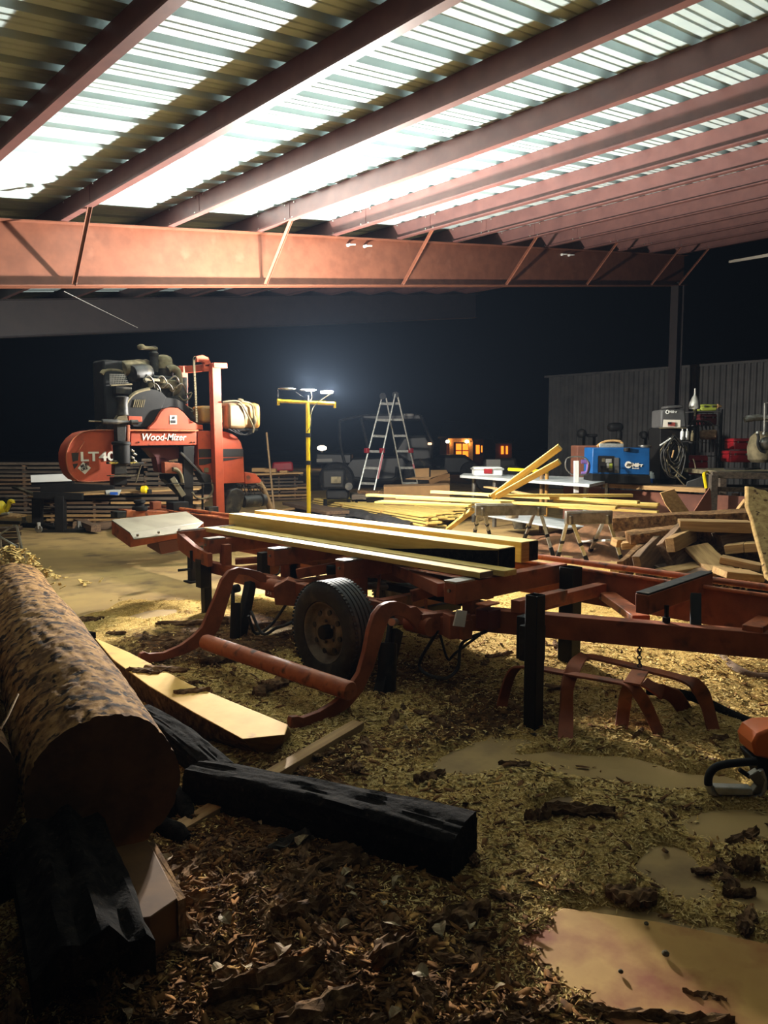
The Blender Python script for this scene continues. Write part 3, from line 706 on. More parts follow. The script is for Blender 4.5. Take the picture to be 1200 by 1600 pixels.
wheel(3.2, 3.98, True); wheel(4.5, 4.6, False)
B('axle', MB().box((3.85, 3.98, .345), (1.2, .07, .07)), 'black')
# ---- log loader: curved arms, roller and cylinders
yl, yr = 4.98, 3.36
outR = [(130, 880), (135, 865), (160, 862), (178, 868), (240, 845), (300, 808), (350, 757), (388, 700), (410, 620), (425, 540), (445, 480), (470, 448), (500, 434), (530, 432), (560, 440), (580, 455), (602, 450), (622, 470), (650, 495), (700, 510), (740, 530), (735, 558), (690, 552), (640, 558), (610, 545), (585, 510), (560, 492), (525, 482), (502, 492), (484, 540), (466, 600), (442, 680), (402, 768), (350, 830), (280, 873), (200, 903), (160, 925), (150, 915), (130, 905)]
B('loader_arm', MB().prism([PY(*c7(*p), yr) for p in outR], (0, .035, 0)), 'red', None, .003)
outL = [(165, 830), (180, 785), (200, 776), (222, 785), (290, 780), (370, 745), (425, 705), (470, 660), (495, 600), (530, 520), (560, 440), (595, 396), (640, 380), (700, 390), (740, 400), (770, 415), (770, 450), (740, 448), (690, 418), (640, 412), (620, 440), (597, 520), (570, 610), (545, 675), (500, 725), (440, 762), (380, 790), (280, 818), (200, 832)]
B('loader_arm', MB().prism([PY(*c6(*p), yl) for p in outL], (0, .035, 0)), 'red', None, .003)
ra, rb = PZ(321, 1003, .2), PZ(548, 1080, .2)
B('loader_roller', MB().lathe(ra, rb-ra, [(.03, -.01), (.052, 0), (.056, .02), (.056, (rb-ra).length-.01), (.05, (rb-ra).length)], 28), 'roller', None, 0)
def P3(px, py, x): return PX(px, py, x)
cy = B('loader_cylinder', MB().cyl(P3(*c6(622, 725), 3.25), P3(*c6(628, 545), 3.3), .045, n=16).cyl(P3(*c6(612, 545), 3.3), P3(*c6(612, 470), 3.35), .016, n=10).cyl(P3(*c6(600, 485), 3.34), P3(*c6(640, 475), 3.38), .035, n=12), 'black', None, .003)
B('loader_link', MB().beam(P3(*c6(640, 735), 3.3), P3(*c6(695, 450), 3.5), .07, .085, V((0, 1, 0))), 'black')
B('pivot_tube', MB().cyl((3.45, 4.9, .47), (3.45, 5.1, .47), .055, n=16), 'red', None, 0); B('pivot_tube', MB().cyl((3.44, 3.3, .45), (3.44, 3.5, .45), .06, n=16), 'red', None, 0)
B('loader_cylinder', MB().cyl(P3(603, 1105, 3.2), P3(606, 1005, 3.3), .06, n=16).cyl(P3(606, 1005, 3.3), P3(612, 960, 3.4), .02, n=10), 'black', None, .003)
B('loader_link', MB().beam(P3(590, 1110, 3.12), P3(618, 985, 3.4), .07, .085, V((0, 1, 0))), 'black'); B('link_pin', MB().cyl(P3(612, 972, 3.3), P3(618, 972, 3.42), .025, n=12), 'steel', None, 0)
# underside clutter: toe board lift and valve frame
B('lift_frame', MB().beam((4.0, 3.3, .5), (4.0, 4.6, .5), .05, .06), 'black'); B('lift_frame', MB().beam((3.9, 2.95, .56), (4.68, 2.85, .6), .08, .08), 'red')
for y in (3.6, 4.1): B('strut', MB().beam((3.7, y, .45), (4.1, y+.4, .62), .02, .05), 'red')

# ---- log chute table at the far end of the bed
tb = [PZ(*p, .78) for p in ((201, 831), (310, 815))]+[PZ(320, 817, .79), PZ(291, 799, .86), PZ(174, 812, .86)]
ct = thing('log_table', 'tilted metal sheet table with red frame at the mill bed far end', 'table', (3.6, 6.9, 0))
nrm = V((0, 0, -.012))
A, Bq, Cq, Dq = PZ(203, 832, .76), PZ(318, 816, .76), PZ(291, 799, .85), PZ(174, 812, .85)
m = MB(); m.hexa([A+nrm, Bq+nrm, Cq+nrm, Dq+nrm, A, Bq, Cq, Dq]); lip = PZ(209, 842, .715); lip2 = PZ(303, 829, .715)
m.hexa([lip+nrm, lip2+nrm, Bq+nrm, A+nrm, lip, lip2, Bq, A]); sh_ = m.build('top_sheet', M['sheet'], ct, 20, .002)
for px in (215, 248, 280):
    p = PZ(px, 836-(px-215)*.135, .742); MB().cyl(p+V((0, 0, -.01)), p+V((-.004, -.006, .01)), .012, n=6).build('bolt', M['steel'], sh_)
dn = V((0, 0, -.16))
m = MB(); m.hexa([A+dn*.9, Bq+dn*.75, Cq+dn*.9, Dq+dn*.9, A+nrm*1.2, Bq+nrm*1.2, Cq+nrm*1.2, Dq+nrm*1.2]); m.build('table_frame', M['red'], ct, 20, .004)
ix = (Bq-A)*.35; m = MB(); a2, b2 = A+ix+dn*1.3, Bq+dn*1.2; m.hexa([a2+dn*.35+ix*.1, b2+dn*.35, b2+(Cq-Bq)*.6+dn*.3, a2+(Dq-A)*.6+dn*.3, a2-dn*.45, b2-dn*.4, b2+(Cq-Bq)*.6-dn*.3, a2+(Dq-A)*.6-dn*.3]); m.build('under_box', M['darkred'], ct, 20, .004)
MB().beam(A+(Bq-A)*.9+dn, A+(Bq-A)*.9+V((.25, .3, -.3)), .05, .08).build('support_arm', M['black'], ct, bevel=.003)

# ================================================================== TIMBERS ON THE BED
def timber(name, x0, x1, y0, y1, z0, z1, label, mt='pine', skew=0):
    return board(name, V(((x0+x1)/2, y1, (z0+z1)/2)), V(((x0+x1)/2+skew, y0, (z0+z1)/2)), x1-x0, z1-z0, M[mt], None, bev=.002, rough=.01)
C1 = timber('timber', 4.02, 4.20, 3.24, 6.66, .752, .90, '', skew=0); tag(C1, 'thick squared pine timber, nearer of the two thick ones on the mill bed', 'timber', 'sawn timbers on the mill bed')
C2 = timber('timber', 4.40, 4.60, 3.34, 6.78, .752, .90, ''); tag(C2, 'thick squared pine timber on the mill bed, behind the other thick one', 'timber', 'sawn timbers on the mill bed')
C3 = timber('timber_board', 3.70, 3.83, 3.13, 6.6, .752, .79, ''); tag(C3, 'thin pine board nearest the loader on the mill bed', 'board', 'sawn timbers on the mill bed')
C4 = timber('timber_board', 3.86, 3.99, 3.06, 6.53, .752, .79, ''); tag(C4, 'thin pine board lying between the front board and the thick timbers', 'board', 'sawn timbers on the mill bed')
WL[C1.name] = C1.location.copy()
def wane(par, x, pts, t=.004):     # waney bark strip left on the face, and a darker cap on the sawn end
    o = MB().prism([V((x, a, b)) for a, b in pts], (-t, 0, 0)).build('wane', M['char'], None, 30); o.parent = par; o.matrix_parent_inverse = Matrix.LocRotScale(par.location, par.rotation_euler, None).inverted()
def endcap(par, x0, x1, y, z0, z1, mt='char'):
    o = MB().box(((x0+x1)/2, y, (z0+z1)/2), (x1-x0, .004, z1-z0)).build('end_cap', M[mt], None); o.parent = par; o.matrix_parent_inverse = Matrix.LocRotScale(par.location, par.rotation_euler, None).inverted()
wane(C1, 4.0195, [(3.24, .755), (3.24, .89), (3.45, .87), (3.8, .845), (4.2, .80), (4.9, .755)])
endcap(C1, 4.022, 4.198, 3.237, .755, .893); endcap(C2, 4.49, 4.598, 3.337, .755, .895); endcap(C2, 4.402, 4.49, 3.337, .755, .895, 'pine_side')
endcap(C3, 3.702, 3.828, 3.127, .755, .788, 'oldwood')

# ================================================================== HANGING LEG FRAME under the drawbar
hf = thing('hanging_leg_frame', 'rusty orange bent flat-bar frame with splayed legs hanging by a chain under the drawbar', 'frame', (3.8, 2.2, 0))
def bent(pts, w_=.075, t_=.014, side=V((1, 0, 0)), mt='red', name='bent_leg'):
    P = smooth(pts, 6); m = MB(); rings = []
    for i, p in enumerate(P):
        t = (P[min(i+1, len(P)-1)]-P[max(i-1, 0)]).normalized(); s = (side-t*side.dot(t)).normalized(); u = t.cross(s)
        m.v += [p-s*w_/2-u*t_/2, p+s*w_/2-u*t_/2, p+s*w_/2+u*t_/2, p-s*w_/2+u*t_/2]
    for i in range(len(P)-1):
        for k in range(4): m.f.append([i*4+k, i*4+(k+1) % 4, i*4+4+(k+1) % 4, i*4+4+k]); m.m.append(0)
    n = len(P)*4; m.f += [[3, 2, 1, 0], [n-4, n-3, n-2, n-1]]; m.m += [0, 0]
    return m.build(name, M[mt], hf, 30, .003)
zt = .31
q = lambda x, y, z=zt: PZ(*c8(x, y), z)
bent([q(60, 690, .01), q(75, 620, .1), q(110, 520, .26), q(170, 495), q(350, 525), q(540, 557), q(610, 575), q(655, 620, .25), q(700, 700, .12), q(745, 808, .0)], .07, side=V((.8, -.3, 0)), name='bent_bar')
bent([q(335, 855, .0), q(340, 700, .1), q(345, 580, .25), q(372, 500, .33), q(410, 455, .34), q(480, 460, .34), q(650, 500, .34), q(840, 548, .33), q(905, 590, .28), q(940, 660, .16), q(975, 800, 0)], .08, side=V((.8, -.3, 0)), name='bent_bar')
bent([q(572, 790, 0), q(585, 680, .12), q(600, 600, .25), q(625, 560, .3), q(650, 520, .33)], .07, side=V((.3, -.8, 0)), mt='red', name='centre_leg')
bent([q(670, 560, .24), q(740, 600, .2), q(800, 620, .15), q(850, 690, .02)], .09, side=V((.8, -.3, 0)), mt='red', name='rear_leg')
MB().beam(q(620, 570, .32), q(655, 515, .345), .09, .014).build('cross_strap', M['roller'], hf, bevel=.002)
ch = thing('lifting_chain', 'short rusty chain between the drawbar and the hanging leg frame', 'chain', (3.9, 2.1, .35))
pt = V(q(652, 400, .42)); pb = V(q(653, 500, .345)); n = 6
for i in range(n):
    c = pt.lerp(pb, (i+.5)/n); L = (pt-pb).length/n*1.35; d = (pb-pt).normalized(); s = RV if i % 2 else FV
    pts = [c+d*(L/2-.008)*math.cos(a)+s*.011*math.sin(a) for a in [2*math.pi*k/12 for k in range(12)]]
    MB().tube(pts, .0038, 6, closed=True).build('chain_link', M['black'], ch, 60)

# ================================================================== SAW HEAD
HY = 9.4
hd = thing('saw_head', 'orange bandsaw head with black engine and fuel tank at the far end of the mill', 'sawmill', (4.9, 9.7, .6))
c1 = cf(80, 520, .3); g1 = cf(90, 530, 1/6); g2 = cf(240, 540, 1/6); g3 = cf(150, 700, .25)
def H_(name, m, mt='orange', bevel=.006, par=None, ang=35, label=None): return m.build(name, M[mt], par or hd, ang, bevel, label)
def poly(f, pts, y=HY, th=.1, name='panel', mt='orange', bevel=.006, par=None):
    return H_(name, MB().prism([PY(*f(*p), y) for p in pts], (0, th, 0)), mt, bevel, par)
# wheel covers
cl = poly(c1, [(330, 508), (240, 507), (190, 511), (150, 522), (115, 550), (90, 585), (78, 625), (78, 665), (85, 705), (103, 742), (128, 765), (160, 775), (240, 774), (330, 768)], HY, .26, 'wheel_cover')
rim_pts = smooth([PY(*c1(*p), HY-.006) for p in [(330, 508), (240, 507), (170, 516), (115, 550), (85, 605), (78, 655), (90, 720), (128, 765), (170, 775), (240, 774), (330, 768)]], 4)
H_('cover_rim', MB().tube(rim_pts, .009, 6), 'red', 0, cl)
poly(c1, [(106, 627), (144, 622), (140, 665), (112, 672)], HY-.004, .006, 'window_slot', 'stroke', 0, cl); poly(c1, [(112, 684), (140, 680), (136, 692), (120, 710)], HY-.004, .006, 'window_slot', 'stroke', 0, cl)
H_('latch', MB().tube([PY(*c1(*p), HY-.02) for p in [(135, 625), (150, 600), (172, 568)]], .006, 6), 'red', 0, cl)
X1 = V((1, 0, 0))
text('model_lettering', 'LT40', .158, PY(*c1(150, 668), HY-.008), X1, UP, M['whitepaint'], cl, offset=.004, sx=1.36, ext=.002)
dc = [(166, 672), (207, 703), (176, 737), (138, 706)]
dd = poly(c1, dc, HY-.004, .006, 'diamond_decal', 'whitepaint', 0, cl)
kx, kz = (PY(*c1(207, 697), HY)-PY(*c1(150, 718), HY)).normalized(), (PY(*c1(150, 690), HY)-PY(*c1(172, 725), HY)).normalized()
text('decal_lettering', 'MUST', .044, PY(*c1(156, 703), HY-.008), kx, UP, M['stroke'], cl, offset=.002); text('decal_lettering', 'LIKE', .044, PY(*c1(158, 720), HY-.008), kx, UP, M['stroke'], cl, offset=.002)
cr = poly(c1, [(765, 508), (905, 514), (940, 524), (970, 545), (990, 575), (1001, 620), (1004, 700), (1008, 780), (905, 785), (862, 783), (800, 740), (765, 690)], HY+.02, .26, 'wheel_cover')
poly(c1, [(768, 606), (1000, 604), (1001, 645), (770, 650)], HY+.014, .006, 'black_stripe', 'stroke', 0, cr); poly(c1, [(770, 657), (1000, 650), (940, 662), (840, 676), (800, 688), (770, 690)], HY+.014, .006, 'black_stripe', 'stroke', 0, cr)
dcl = poly(c1, [(797, 703), (820, 703), (820, 728), (797, 728)], HY+.01, .006, 'small_decal', 'dusty', 0, cr)
pl = poly(c1, [(415, 507), (756, 510), (757, 583), (415, 590)], HY-.03, .2, 'header_beam')
H_('beam_edge', MB().beam(PY(*c1(330, 507), HY-.02), PY(*c1(757, 510), HY-.02), .1, .02), 'roller', .003, pl)
text('maker_lettering', 'Wood-Mizer', .125, PY(*c1(468, 560), HY-.036), X1, UP, M['whitepaint'], pl, shear=.25, offset=.0015, ext=.002, spacing=1.0, sx=.95)
for x in (455, 728, 745): p = PY(*c1(x, 570), HY-.03); H_('bolt', MB().cyl(p, p+V((0, -.012, 0)), .01, n=6), 'black', 0, pl)
tri = poly(c1, [(508, 503), (512, 492), (545, 460), (572, 412), (590, 396), (620, 389), (660, 392), (690, 415), (725, 455), (760, 476), (790, 480), (792, 505)], HY, .12, 'engine_shield')
poly(c1, [(618, 430), (654, 430), (654, 476), (618, 476)], HY-.005, .006, 'warning_decal', 'whitepaint', 0, tri); poly(c1, [(623, 455), (649, 455), (649, 472), (623, 472)], HY-.009, .005, 'decal_print', 'stroke', 0, tri)
poly(c1, [(632, 436), (646, 434), (642, 450), (626, 450)], HY-.009, .005, 'decal_print', 'stroke', 0, tri)
# black belt guard with louvers
bg = poly(c1, [(388, 440), (384, 410), (400, 345), (430, 318), (470, 300), (510, 292), (545, 297), (580, 312), (600, 335), (560, 430), (520, 492), (430, 490)], HY+.06, .12, 'belt_guard', 'black')
H_('guard_edge', MB().tube(smooth([PY(*c1(*p), HY+.07) for p in [(390, 370), (402, 346), (430, 318), (470, 301), (512, 292)]], 4), .022, 8), 'dusty', 0, bg)
for i in range(6):
    x = 428+i*10; H_('louver', MB().beam(PY(*c1(x, 388), HY+.052), PY(*c1(x+10, 348), HY+.052), .012, .006, V((0, 1, 0))), 'dusty', 0, bg)
poly(c1, [(600, 335), (655, 345), (700, 372), (735, 415), (765, 470), (700, 420), (660, 388), (620, 385), (585, 398), (530, 480), (515, 492)], HY+.08, .1, 'side_guard', 'black')
# engine
eng = H_('engine_block', MB().box(PY(*c1(560, 300), HY+.45), (.62, .5, .36)), 'engine', .02)
H_('cylinder_head', MB().box(PY(*c1(570, 270), HY+.3), (.34, .3, .12)), 'dusty', .012, eng)
for i in range(7): H_('engine_fitting', MB().cyl(PY(*c1(490+i*28, 250+(i % 3)*22), HY+.1), PY(*c1(490+i*28, 250+(i % 3)*22), HY+.25), .025+.01*(i % 2), n=10), 'dusty' if i % 2 else 'steel', .003, eng)
for i in range(6): 
    a = PY(*c1(480+i*34, 245+(i % 2)*40), HY+.12); H_('fuel_line', MB().tube([a, a+V((.06, -.04, .05)), a+V((.13, -.02, -.02)), a+V((.17, .05, -.1))], .009, 6, sub=4), 'steel', 0, eng)
H_('intake_manifold', MB().beam(PY(*c1(482, 243), HY+.12), PY(*c1(560, 247), HY+.12), .06, .035), 'sheet', .006, eng)
mf = H_('air_cleaner', MB().lathe(PY(*c1(372, 186), HY+.3), PY(*c1(520, 172), HY+.45)-PY(*c1(372, 186), HY+.3), [(.02, -.02), (.085, -.01), (.1, .03), (.1, .3), (.092, .34), (.09, .42), (.04, .44)], 26), 'dusty', 0)
H_('canister', MB().lathe(PY(*c1(420, 212), HY+.22), PY(*c1(520, 205), HY+.3)-PY(*c1(420, 212), HY+.22), [(.02, -.01), (.1, 0), (.11, .04), (.11, .24), (.1, .28), (.04, .3)], 24), 'engine', 0)
rd = H_('radiator_box', MB().box(PY(*c1(305, 330), HY+.45), (.30, .35, .9)), 'black', .03)
H_('radiator_cap_tube', MB().tube([PY(*c1(*p), HY+.3) for p in [(262, 215), (275, 200), (300, 193), (345, 196), (370, 205)]], .03, 10, sub=4), 'dusty', 0, rd)
m = MB()
for i in range(11): m.beam(PY(*c1(306+i*8, 214), HY+.18), PY(*c1(308+i*9, 270), HY+.18), .005, .005)
for i in range(6): m.beam(PY(*c1(304, 216+i*10), HY+.18), PY(*c1(385+i*5, 219+i*10), HY+.18), .005, .005)
H_('fan_screen', m, 'steel', 0, rd)
H_('screen_frame', MB().beam(PY(*c1(308, 274), HY+.18), PY(*c1(420, 268), HY+.18), .03, .02), 'dusty', .003, rd)
H_('bracket', MB().box(PY(*c1(370, 300), HY+.25), (.22, .1, .1)), 'engine', .01, eng)
st = H_('intake_stack', MB().lathe(PY(*c1(537, 205), HY+.3), UP, [(.05, 0), (.058, .05), (.055, .2), (.062, .21), (.062, .25), (.045, .27), (.05, .33), (.03, .34)], 20), 'engine', 0)
H_('rain_cap', MB().beam(PY(*c1(466, 78), HY+.3), PY(*c1(548, 84), HY+.3), .1, .045).lathe(PY(*c1(470, 90), HY+.3), UP, [(.02, -.0), (.05, .01), (.052, .06), (.02, .075)], 16), 'dusty', .015, st)
H_('dome_cap', MB().lathe(PY(*c1(585, 165), HY+.35), UP, [(.12, -.06), (.125, .02), (.115, .025), (.118, .06), (.1, .1), (.05, .125), (.01, .13)], 26), 'dusty', 0)
H_('filter_housing', MB().lathe(PY(*c1(590, 215), HY+.35), UP, [(.1, -.1), (.115, -.05), (.115, .1), (.1, .12)], 22), 'engine', 0)
H_('elbow_pipe', MB().tube([PY(*c1(*p), HY+.22) for p in [(606, 195), (630, 185), (655, 200), (664, 235), (662, 275), (645, 305), (620, 312)]], .052, 16, sub=5), 'dusty', 0)
H_('pipe_collar', MB().lathe(PY(*c1(600, 196), HY+.24), V((1, 0, .2)), [(.06, 0), (.065, .01), (.065, .05), (.06, .06)], 18), 'engine', 0)
for pts in ([(665, 330), (690, 352), (720, 340), (730, 312), (700, 325)], [(690, 380), (730, 395), (735, 410), (700, 405)], [(625, 350), (640, 380), (660, 380), (650, 355)]):
    H_('loop_hose', MB().tube([PY(*c1(*p), HY+.12) for p in pts], .012, 8, sub=5), 'dusty', 0)
# mast
mast = H_('mast', MB().prism([PY(*c1(*p), HY-.1) for p in [(838, 158), (882, 158), (905, 945), (862, 945)]], (0, .1, 0)))
H_('mast_cap', MB().beam(PY(*c1(835, 170), HY-.05), PY(*c1(906, 172), HY-.05), .12, .07), 'orange', .006, mast)
H_('rear_mast', MB().prism([PY(*c1(*p), HY+.35) for p in [(666, 172), (712, 172), (716, 500), (672, 500)]], (0, .1, 0)), 'orange')
H_('top_beam', MB().beam(PY(*c1(700, 192), HY+.3), PY(*c1(850, 178), HY), .08, .09)); H_('top_bracket', MB().prism([PY(*c1(*p), HY-.02) for p in [(795, 165), (828, 163), (830, 200), (795, 202)]], (0, .05, 0)))
H_('chain_guard', MB().prism([PY(*c1(*p), HY-.02) for p in [(755, 120), (790, 115), (818, 128), (832, 155), (835, 175), (800, 175), (798, 155), (785, 150), (760, 152)]], (0, .07, 0)))
cpts = [PY(*c1(x, y), HY-.03) for x, y in ((750, 122), (742, 140), (745, 200), (752, 330), (757, 470))]
m = MB(); dns = []
for i in range(4):
    for j in range(16): dns.append(cpts[i].lerp(cpts[i+1], j/16))
for p in dns[4:]: m.box(p, (.028, .02, .014))
H_('lift_chain', m, 'dusty', .0)['kind'] = 'stuff'
# fuel tanks
tk = H_('fuel_tank', MB().box(PY(*c1(815, 427), HY+.15), (.34, .3, .235)), 'amber', .04)
tk2 = H_('fuel_tank', MB().box(PY(*c1(975, 433), HY+.15), (.50, .42, .36)), 'amber', .06)
t3 = H_('tank_shell', MB().box(PY(*c1(950, 433), HY+.0), (.30, .2, .37)), 'tan_plastic', .05, tk2)
def hp(pts, y=HY-.1): return [PY(*c1(*p), y) for p in pts]
H_('strap', MB().tube(hp([(893, 360), (930, 355), (975, 357), (1000, 385), (1040, 460), (1055, 500)], HY-.12), .011, 8, sub=4), 'dusty', 0, tk2)
H_('breather_hose', MB().tube(hp([(985, 357), (1030, 365), (1050, 385), (1055, 430), (1058, 480), (1050, 520)], HY-.1), .014, 8, sub=4), 'dusty', 0, tk2)
H_('tank_cap', MB().lathe(PY(*c1(985, 360), HY-.08), V((0, -.4, 1)), [(.03, 0), (.042, .01), (.042, .035), (.03, .04)], 18), 'dusty', 0, tk2)
H_('primer_bulb', MB().lathe(PY(*c1(1058, 432), HY-.1), V((0, 0, -1)), [(.012, 0), (.025, .02), (.03, .06), (.025, .1), (.012, .12)], 14), 'dusty', 0, tk2)
H_('tank_tray', MB().box(PY(*c1(970, 505), HY+.12), (.46, .36, .03)), 'black', .006, tk2)
for k in range(3): H_('drip_hose', MB().tube(hp([(920+20*k, 500), (985+10*k, 530), (1040, 525-8*k), (1060, 485)], HY-.06), .008, 6, sub=4), 'black', 0, tk2)
# drive side stack in front of left cover
H_('reservoir', MB().lathe(PY(*c1(372, 428), HY-.06), UP, [(.075, 0), (.07, .02), (.066, .15), (.078, .2), (.082, .22), (.05, .235)], 22), 'engine', 0)
H_('oil_bracket', MB().prism([PY(*c1(*p), HY-.05) for p in [(352, 428), (395, 430), (402, 470), (330, 470), (340, 445)]], (0, .08, 0)), 'dusty', .006)
H_('orange_lid', MB().prism([PY(*c1(*p), HY-.03) for p in [(403, 433), (474, 436), (475, 463), (404, 462)]], (0, .08, 0)), 'orange')
H_('feed_cylinder', MB().lathe(PY(*c1(262, 462), HY-.15), V((1, 0, 0)), [(.022, 0), (.03, .01), (.03, .22), (.02, .24), (.02, .36), (.03, .37), (.03, .46)], 16), 'engine', 0)
H_('feed_rod', MB().cyl(PY(*c1(195, 460), HY-.15), PY(*c1(265, 462), HY-.15), .008, n=8), 'dusty', 0)
H_('cylinder_bracket', MB().beam(PY(*c1(232, 500), HY-.1), PY(*c1(270, 475), HY-.13), .02, .02), 'black', 0)
H_('guide_post', MB().prism([PY(*c1(*p), HY-.12) for p in [(340, 470), (392, 470), (388, 565), (345, 565)]], (0, .1, 0)), 'engine')
H_('guide_rail', MB().prism([PY(*c1(*p), HY-.1) for p in [(396, 480), (412, 480), (410, 590), (396, 590)]], (0, .05, 0)), 'red')
H_('debarker_motor', MB().lathe(PY(*c1(366, 640), HY-.16), UP, [(.09, -.1), (.102, -.09), (.102, .13), (.115, .14), (.115, .165), (.1, .175)], 28), 'black', 0)
H_('motor_plate', MB().prism([PY(*c1(*p), HY-.22) for p in [(330, 665), (392, 662), (395, 735), (330, 738)]], (0, .1, 0)), 'engine')
hz = H_('hazard_bar', MB().beam(PY(*c1(292, 678), HY-.2), PY(*c1(476, 680), HY-.2), .07, .025), 'hazard', .003)
H_('lower_plate', MB().beam(PY(*c1(300, 745), HY-.18), PY(*c1(425, 742), HY-.18), .12, .012), 'dusty', .002)
H_('lower_shoe', MB().box(PY(*c1(350, 772), HY-.12), (.18, .12, .1)), 'black', .01)
H_('guide_strap', MB().tube([PY(*c1(*p), HY-.2) for p in [(470, 682), (455, 730), (440, 780)]], .01, 6), 'dusty', 0)
for k in range(4): H_('pipe_fitting', MB().cyl(PY(*c1(415+(k % 2)*12, 610+k*18), HY-.2), PY(*c1(430+(k % 2)*12, 618+k*18), HY-.16), .016, n=8), 'steel', .002)
# lower middle mechanism
H_('lower_guard', MB().prism([PY(*c1(*p), HY+.1) for p in [(500, 598), (760, 595), (760, 640), (690, 650), (600, 668), (545, 650)]], (0, .2, 0)), 'darkred')
H_('drive_column', MB().prism([PY(*c1(*p), HY-.02) for p in [(688, 590), (745, 590), (738, 925), (692, 925)]], (0, .16, 0)), 'black')
H_('red_bracket', MB().prism([PY(*c1(*p), HY-.02) for p in [(590, 672), (684, 680), (684, 735), (592, 732)]], (0, .1, 0)), 'red')
H_('gearbox', MB().prism([PY(*c1(*p), HY+.1) for p in [(545, 650), (600, 650), (600, 730), (560, 725)]], (0, .15, 0)), 'darkred')
H_('dark_box', MB().prism([PY(*c1(*p), HY+.14) for p in [(588, 735), (690, 735), (690, 860), (650, 820), (588, 760)]], (0, .14, 0)), 'black')
H_('dust_hose', MB().tube([PY(*c1(*p), HY-.03) for p in [(632, 710), (655, 715), (676, 745), (684, 790)]], .028, 10, sub=4), 'dusty', 0)
H_('tension_arm', MB().beam(PY(*c1(628, 755), HY-.02), PY(*c1(690, 850), HY-.04), .03, .07), 'sheet', .004)
H_('diagonal_strut', MB().beam(PY(*c1(672, 622), HY-.04), PY(*c1(785, 738), HY-.04), .03, .03), 'engine', .004)
H_('loop_hose', MB().tube([PY(*c1(*p), HY-.05) for p in [(735, 830), (755, 858), (790, 865), (825, 850), (842, 815), (835, 780)]], .014, 8, sub=5), 'dusty', 0)
H_('control_bar', MB().beam(PY(*c1(590, 785), HY-.06), PY(*c1(860, 783), HY-.06), .01, .01), 'black', 0)
H_('chute_box', MB().prism([PY(*c1(*p), HY-.04) for p in [(765, 720), (830, 740), (835, 780), (800, 782)]], (0, .15, 0)), 'black')
H_('rod', MB().cyl(PY(*c1(788, 780), HY-.02), PY(*c1(788, 920), HY-.02), .016, n=8), 'black', 0)
H_('discharge_spout', MB().prism([PY(*c1(*p), HY+.02) for p in [(1008, 724), (1062, 733), (1096, 768), (1086, 782), (1010, 786)]], (0, .2, 0)))
H_('spout_disc', MB().cyl(PY(*c1(1026, 755), HY+.02), PY(*c1(1026, 755), HY+.005), .035, n=18), 'red', 0)
H_('chute_hose', MB().tube([PY(*c1(*p), HY+.1) for p in [(1082, 782), (1100, 810), (1125, 870), (1145, 925)]], [.05]*4, 14), 'tan_plastic', 0)
H_('motor_belt_cover', MB().prism([PY(*c1(*p), HY-.05) for p in [(905, 940), (912, 870), (935, 820), (965, 808), (995, 818), (1008, 850), (998, 900), (975, 948), (940, 955)]], (0, .12, 0)), 'engine', .015)
H_('feed_motor', MB().lathe(PY(*c1(1000, 880), HY+.02), V((1, 0, 0)), [(.085, 0), (.09, .01), (.09, .26), (.08, .28)], 24).lathe(PY(*c1(1088, 872), HY+.02), V((1, 0, 0)), [(.06, 0), (.09, .02), (.085, .08), (.03, .1)], 20), 'engine', 0)
m = MB()
for i in range(9):
    a = PY(*c1(950+i*16, 795+(i % 3)*9), HY+.06); m.tube([a, a+V((.05, -.03, .02)), a+V((.1, .02, -.05)), a+V((.12, 0, -.12))], .008, 5, sub=3)
H_('wire_bundle', m, 'engine', 0)['kind'] = 'stuff'
# carriage base
H_('carriage', MB().beam(PY(*c1(370, 938), HY-.05), PY(*c1(640, 945), HY-.05), .25, .09), 'roller')
H_('carriage_end', MB().box(PY(*c1(350, 945), HY-.1), (.12, .2, .08)), 'engine')
H_('vent_cap', MB().lathe(PY(*c1(462, 925), HY-.12), UP, [(.095, 0), (.1, .02), (.095, .05), (.06, .06), (.055, .09), (.075, .1), (.07, .13), (.03, .14)], 24), 'black', 0)
H_('red_block', MB().box(PY(*c1(543, 898), HY-.1), (.12, .1, .1)), 'red'); H_('battery_box', MB().box(PY(*c1(657, 905), HY-.1), (.22, .2, .13)), 'black')
H_('valve_box', MB().box(PY(*c1(836, 928), HY-.14), (.15, .12, .12)), 'engine'); H_('carriage_rail', MB().beam(PY(*c1(700, 930), HY-.1), PY(*c1(850, 946), HY-.1), .1, .05), 'black')
H_('carriage_rail', MB().beam(PY(*c1(760, 962), HY-.2), PY(*c1(1000, 972), HY-.55), .14, .08), 'roller')
H_('roller_bracket', MB().box((4.82, HY+.05, .66), (.28, .5, .12)), 'red')

# ================================================================== WORK LIGHT
wl = thing('work_light_stand', 'yellow pole stand with crossbar carrying lit white work-light heads', 'work light', (6.72, 8.75, 0))
fl = 11.0
b0 = PD(481.5, 700, fl); px0, py0 = b0.x, b0.y
tz = PD(481.5, 629, fl).z
pole = MB().cyl((px0, py0, .0), (px0, py0, tz), .03, n=16).build('pole', M['yellow'], wl)
for yy in (680, 723):
    z = PD(481, yy, fl).z; MB().cyl((px0, py0, z-.03), (px0, py0, z+.03), .038, n=16).build('collar', M['black'], wl, bevel=.003)
for a in range(3):
    th = a*2.09+.5; d = V((math.cos(th), math.sin(th), 0)); MB().tube([V((px0, py0, .55))+d*.04, V((px0, py0, .03))+d*.55], .014, 8).build('tripod_leg', M['yellow'], wl)
ca, cb = PD(435, 626.5, fl), PD(523, 631, fl)
MB().cyl(ca, cb, .025, n=14).build('crossbar', M['yellow'], wl)
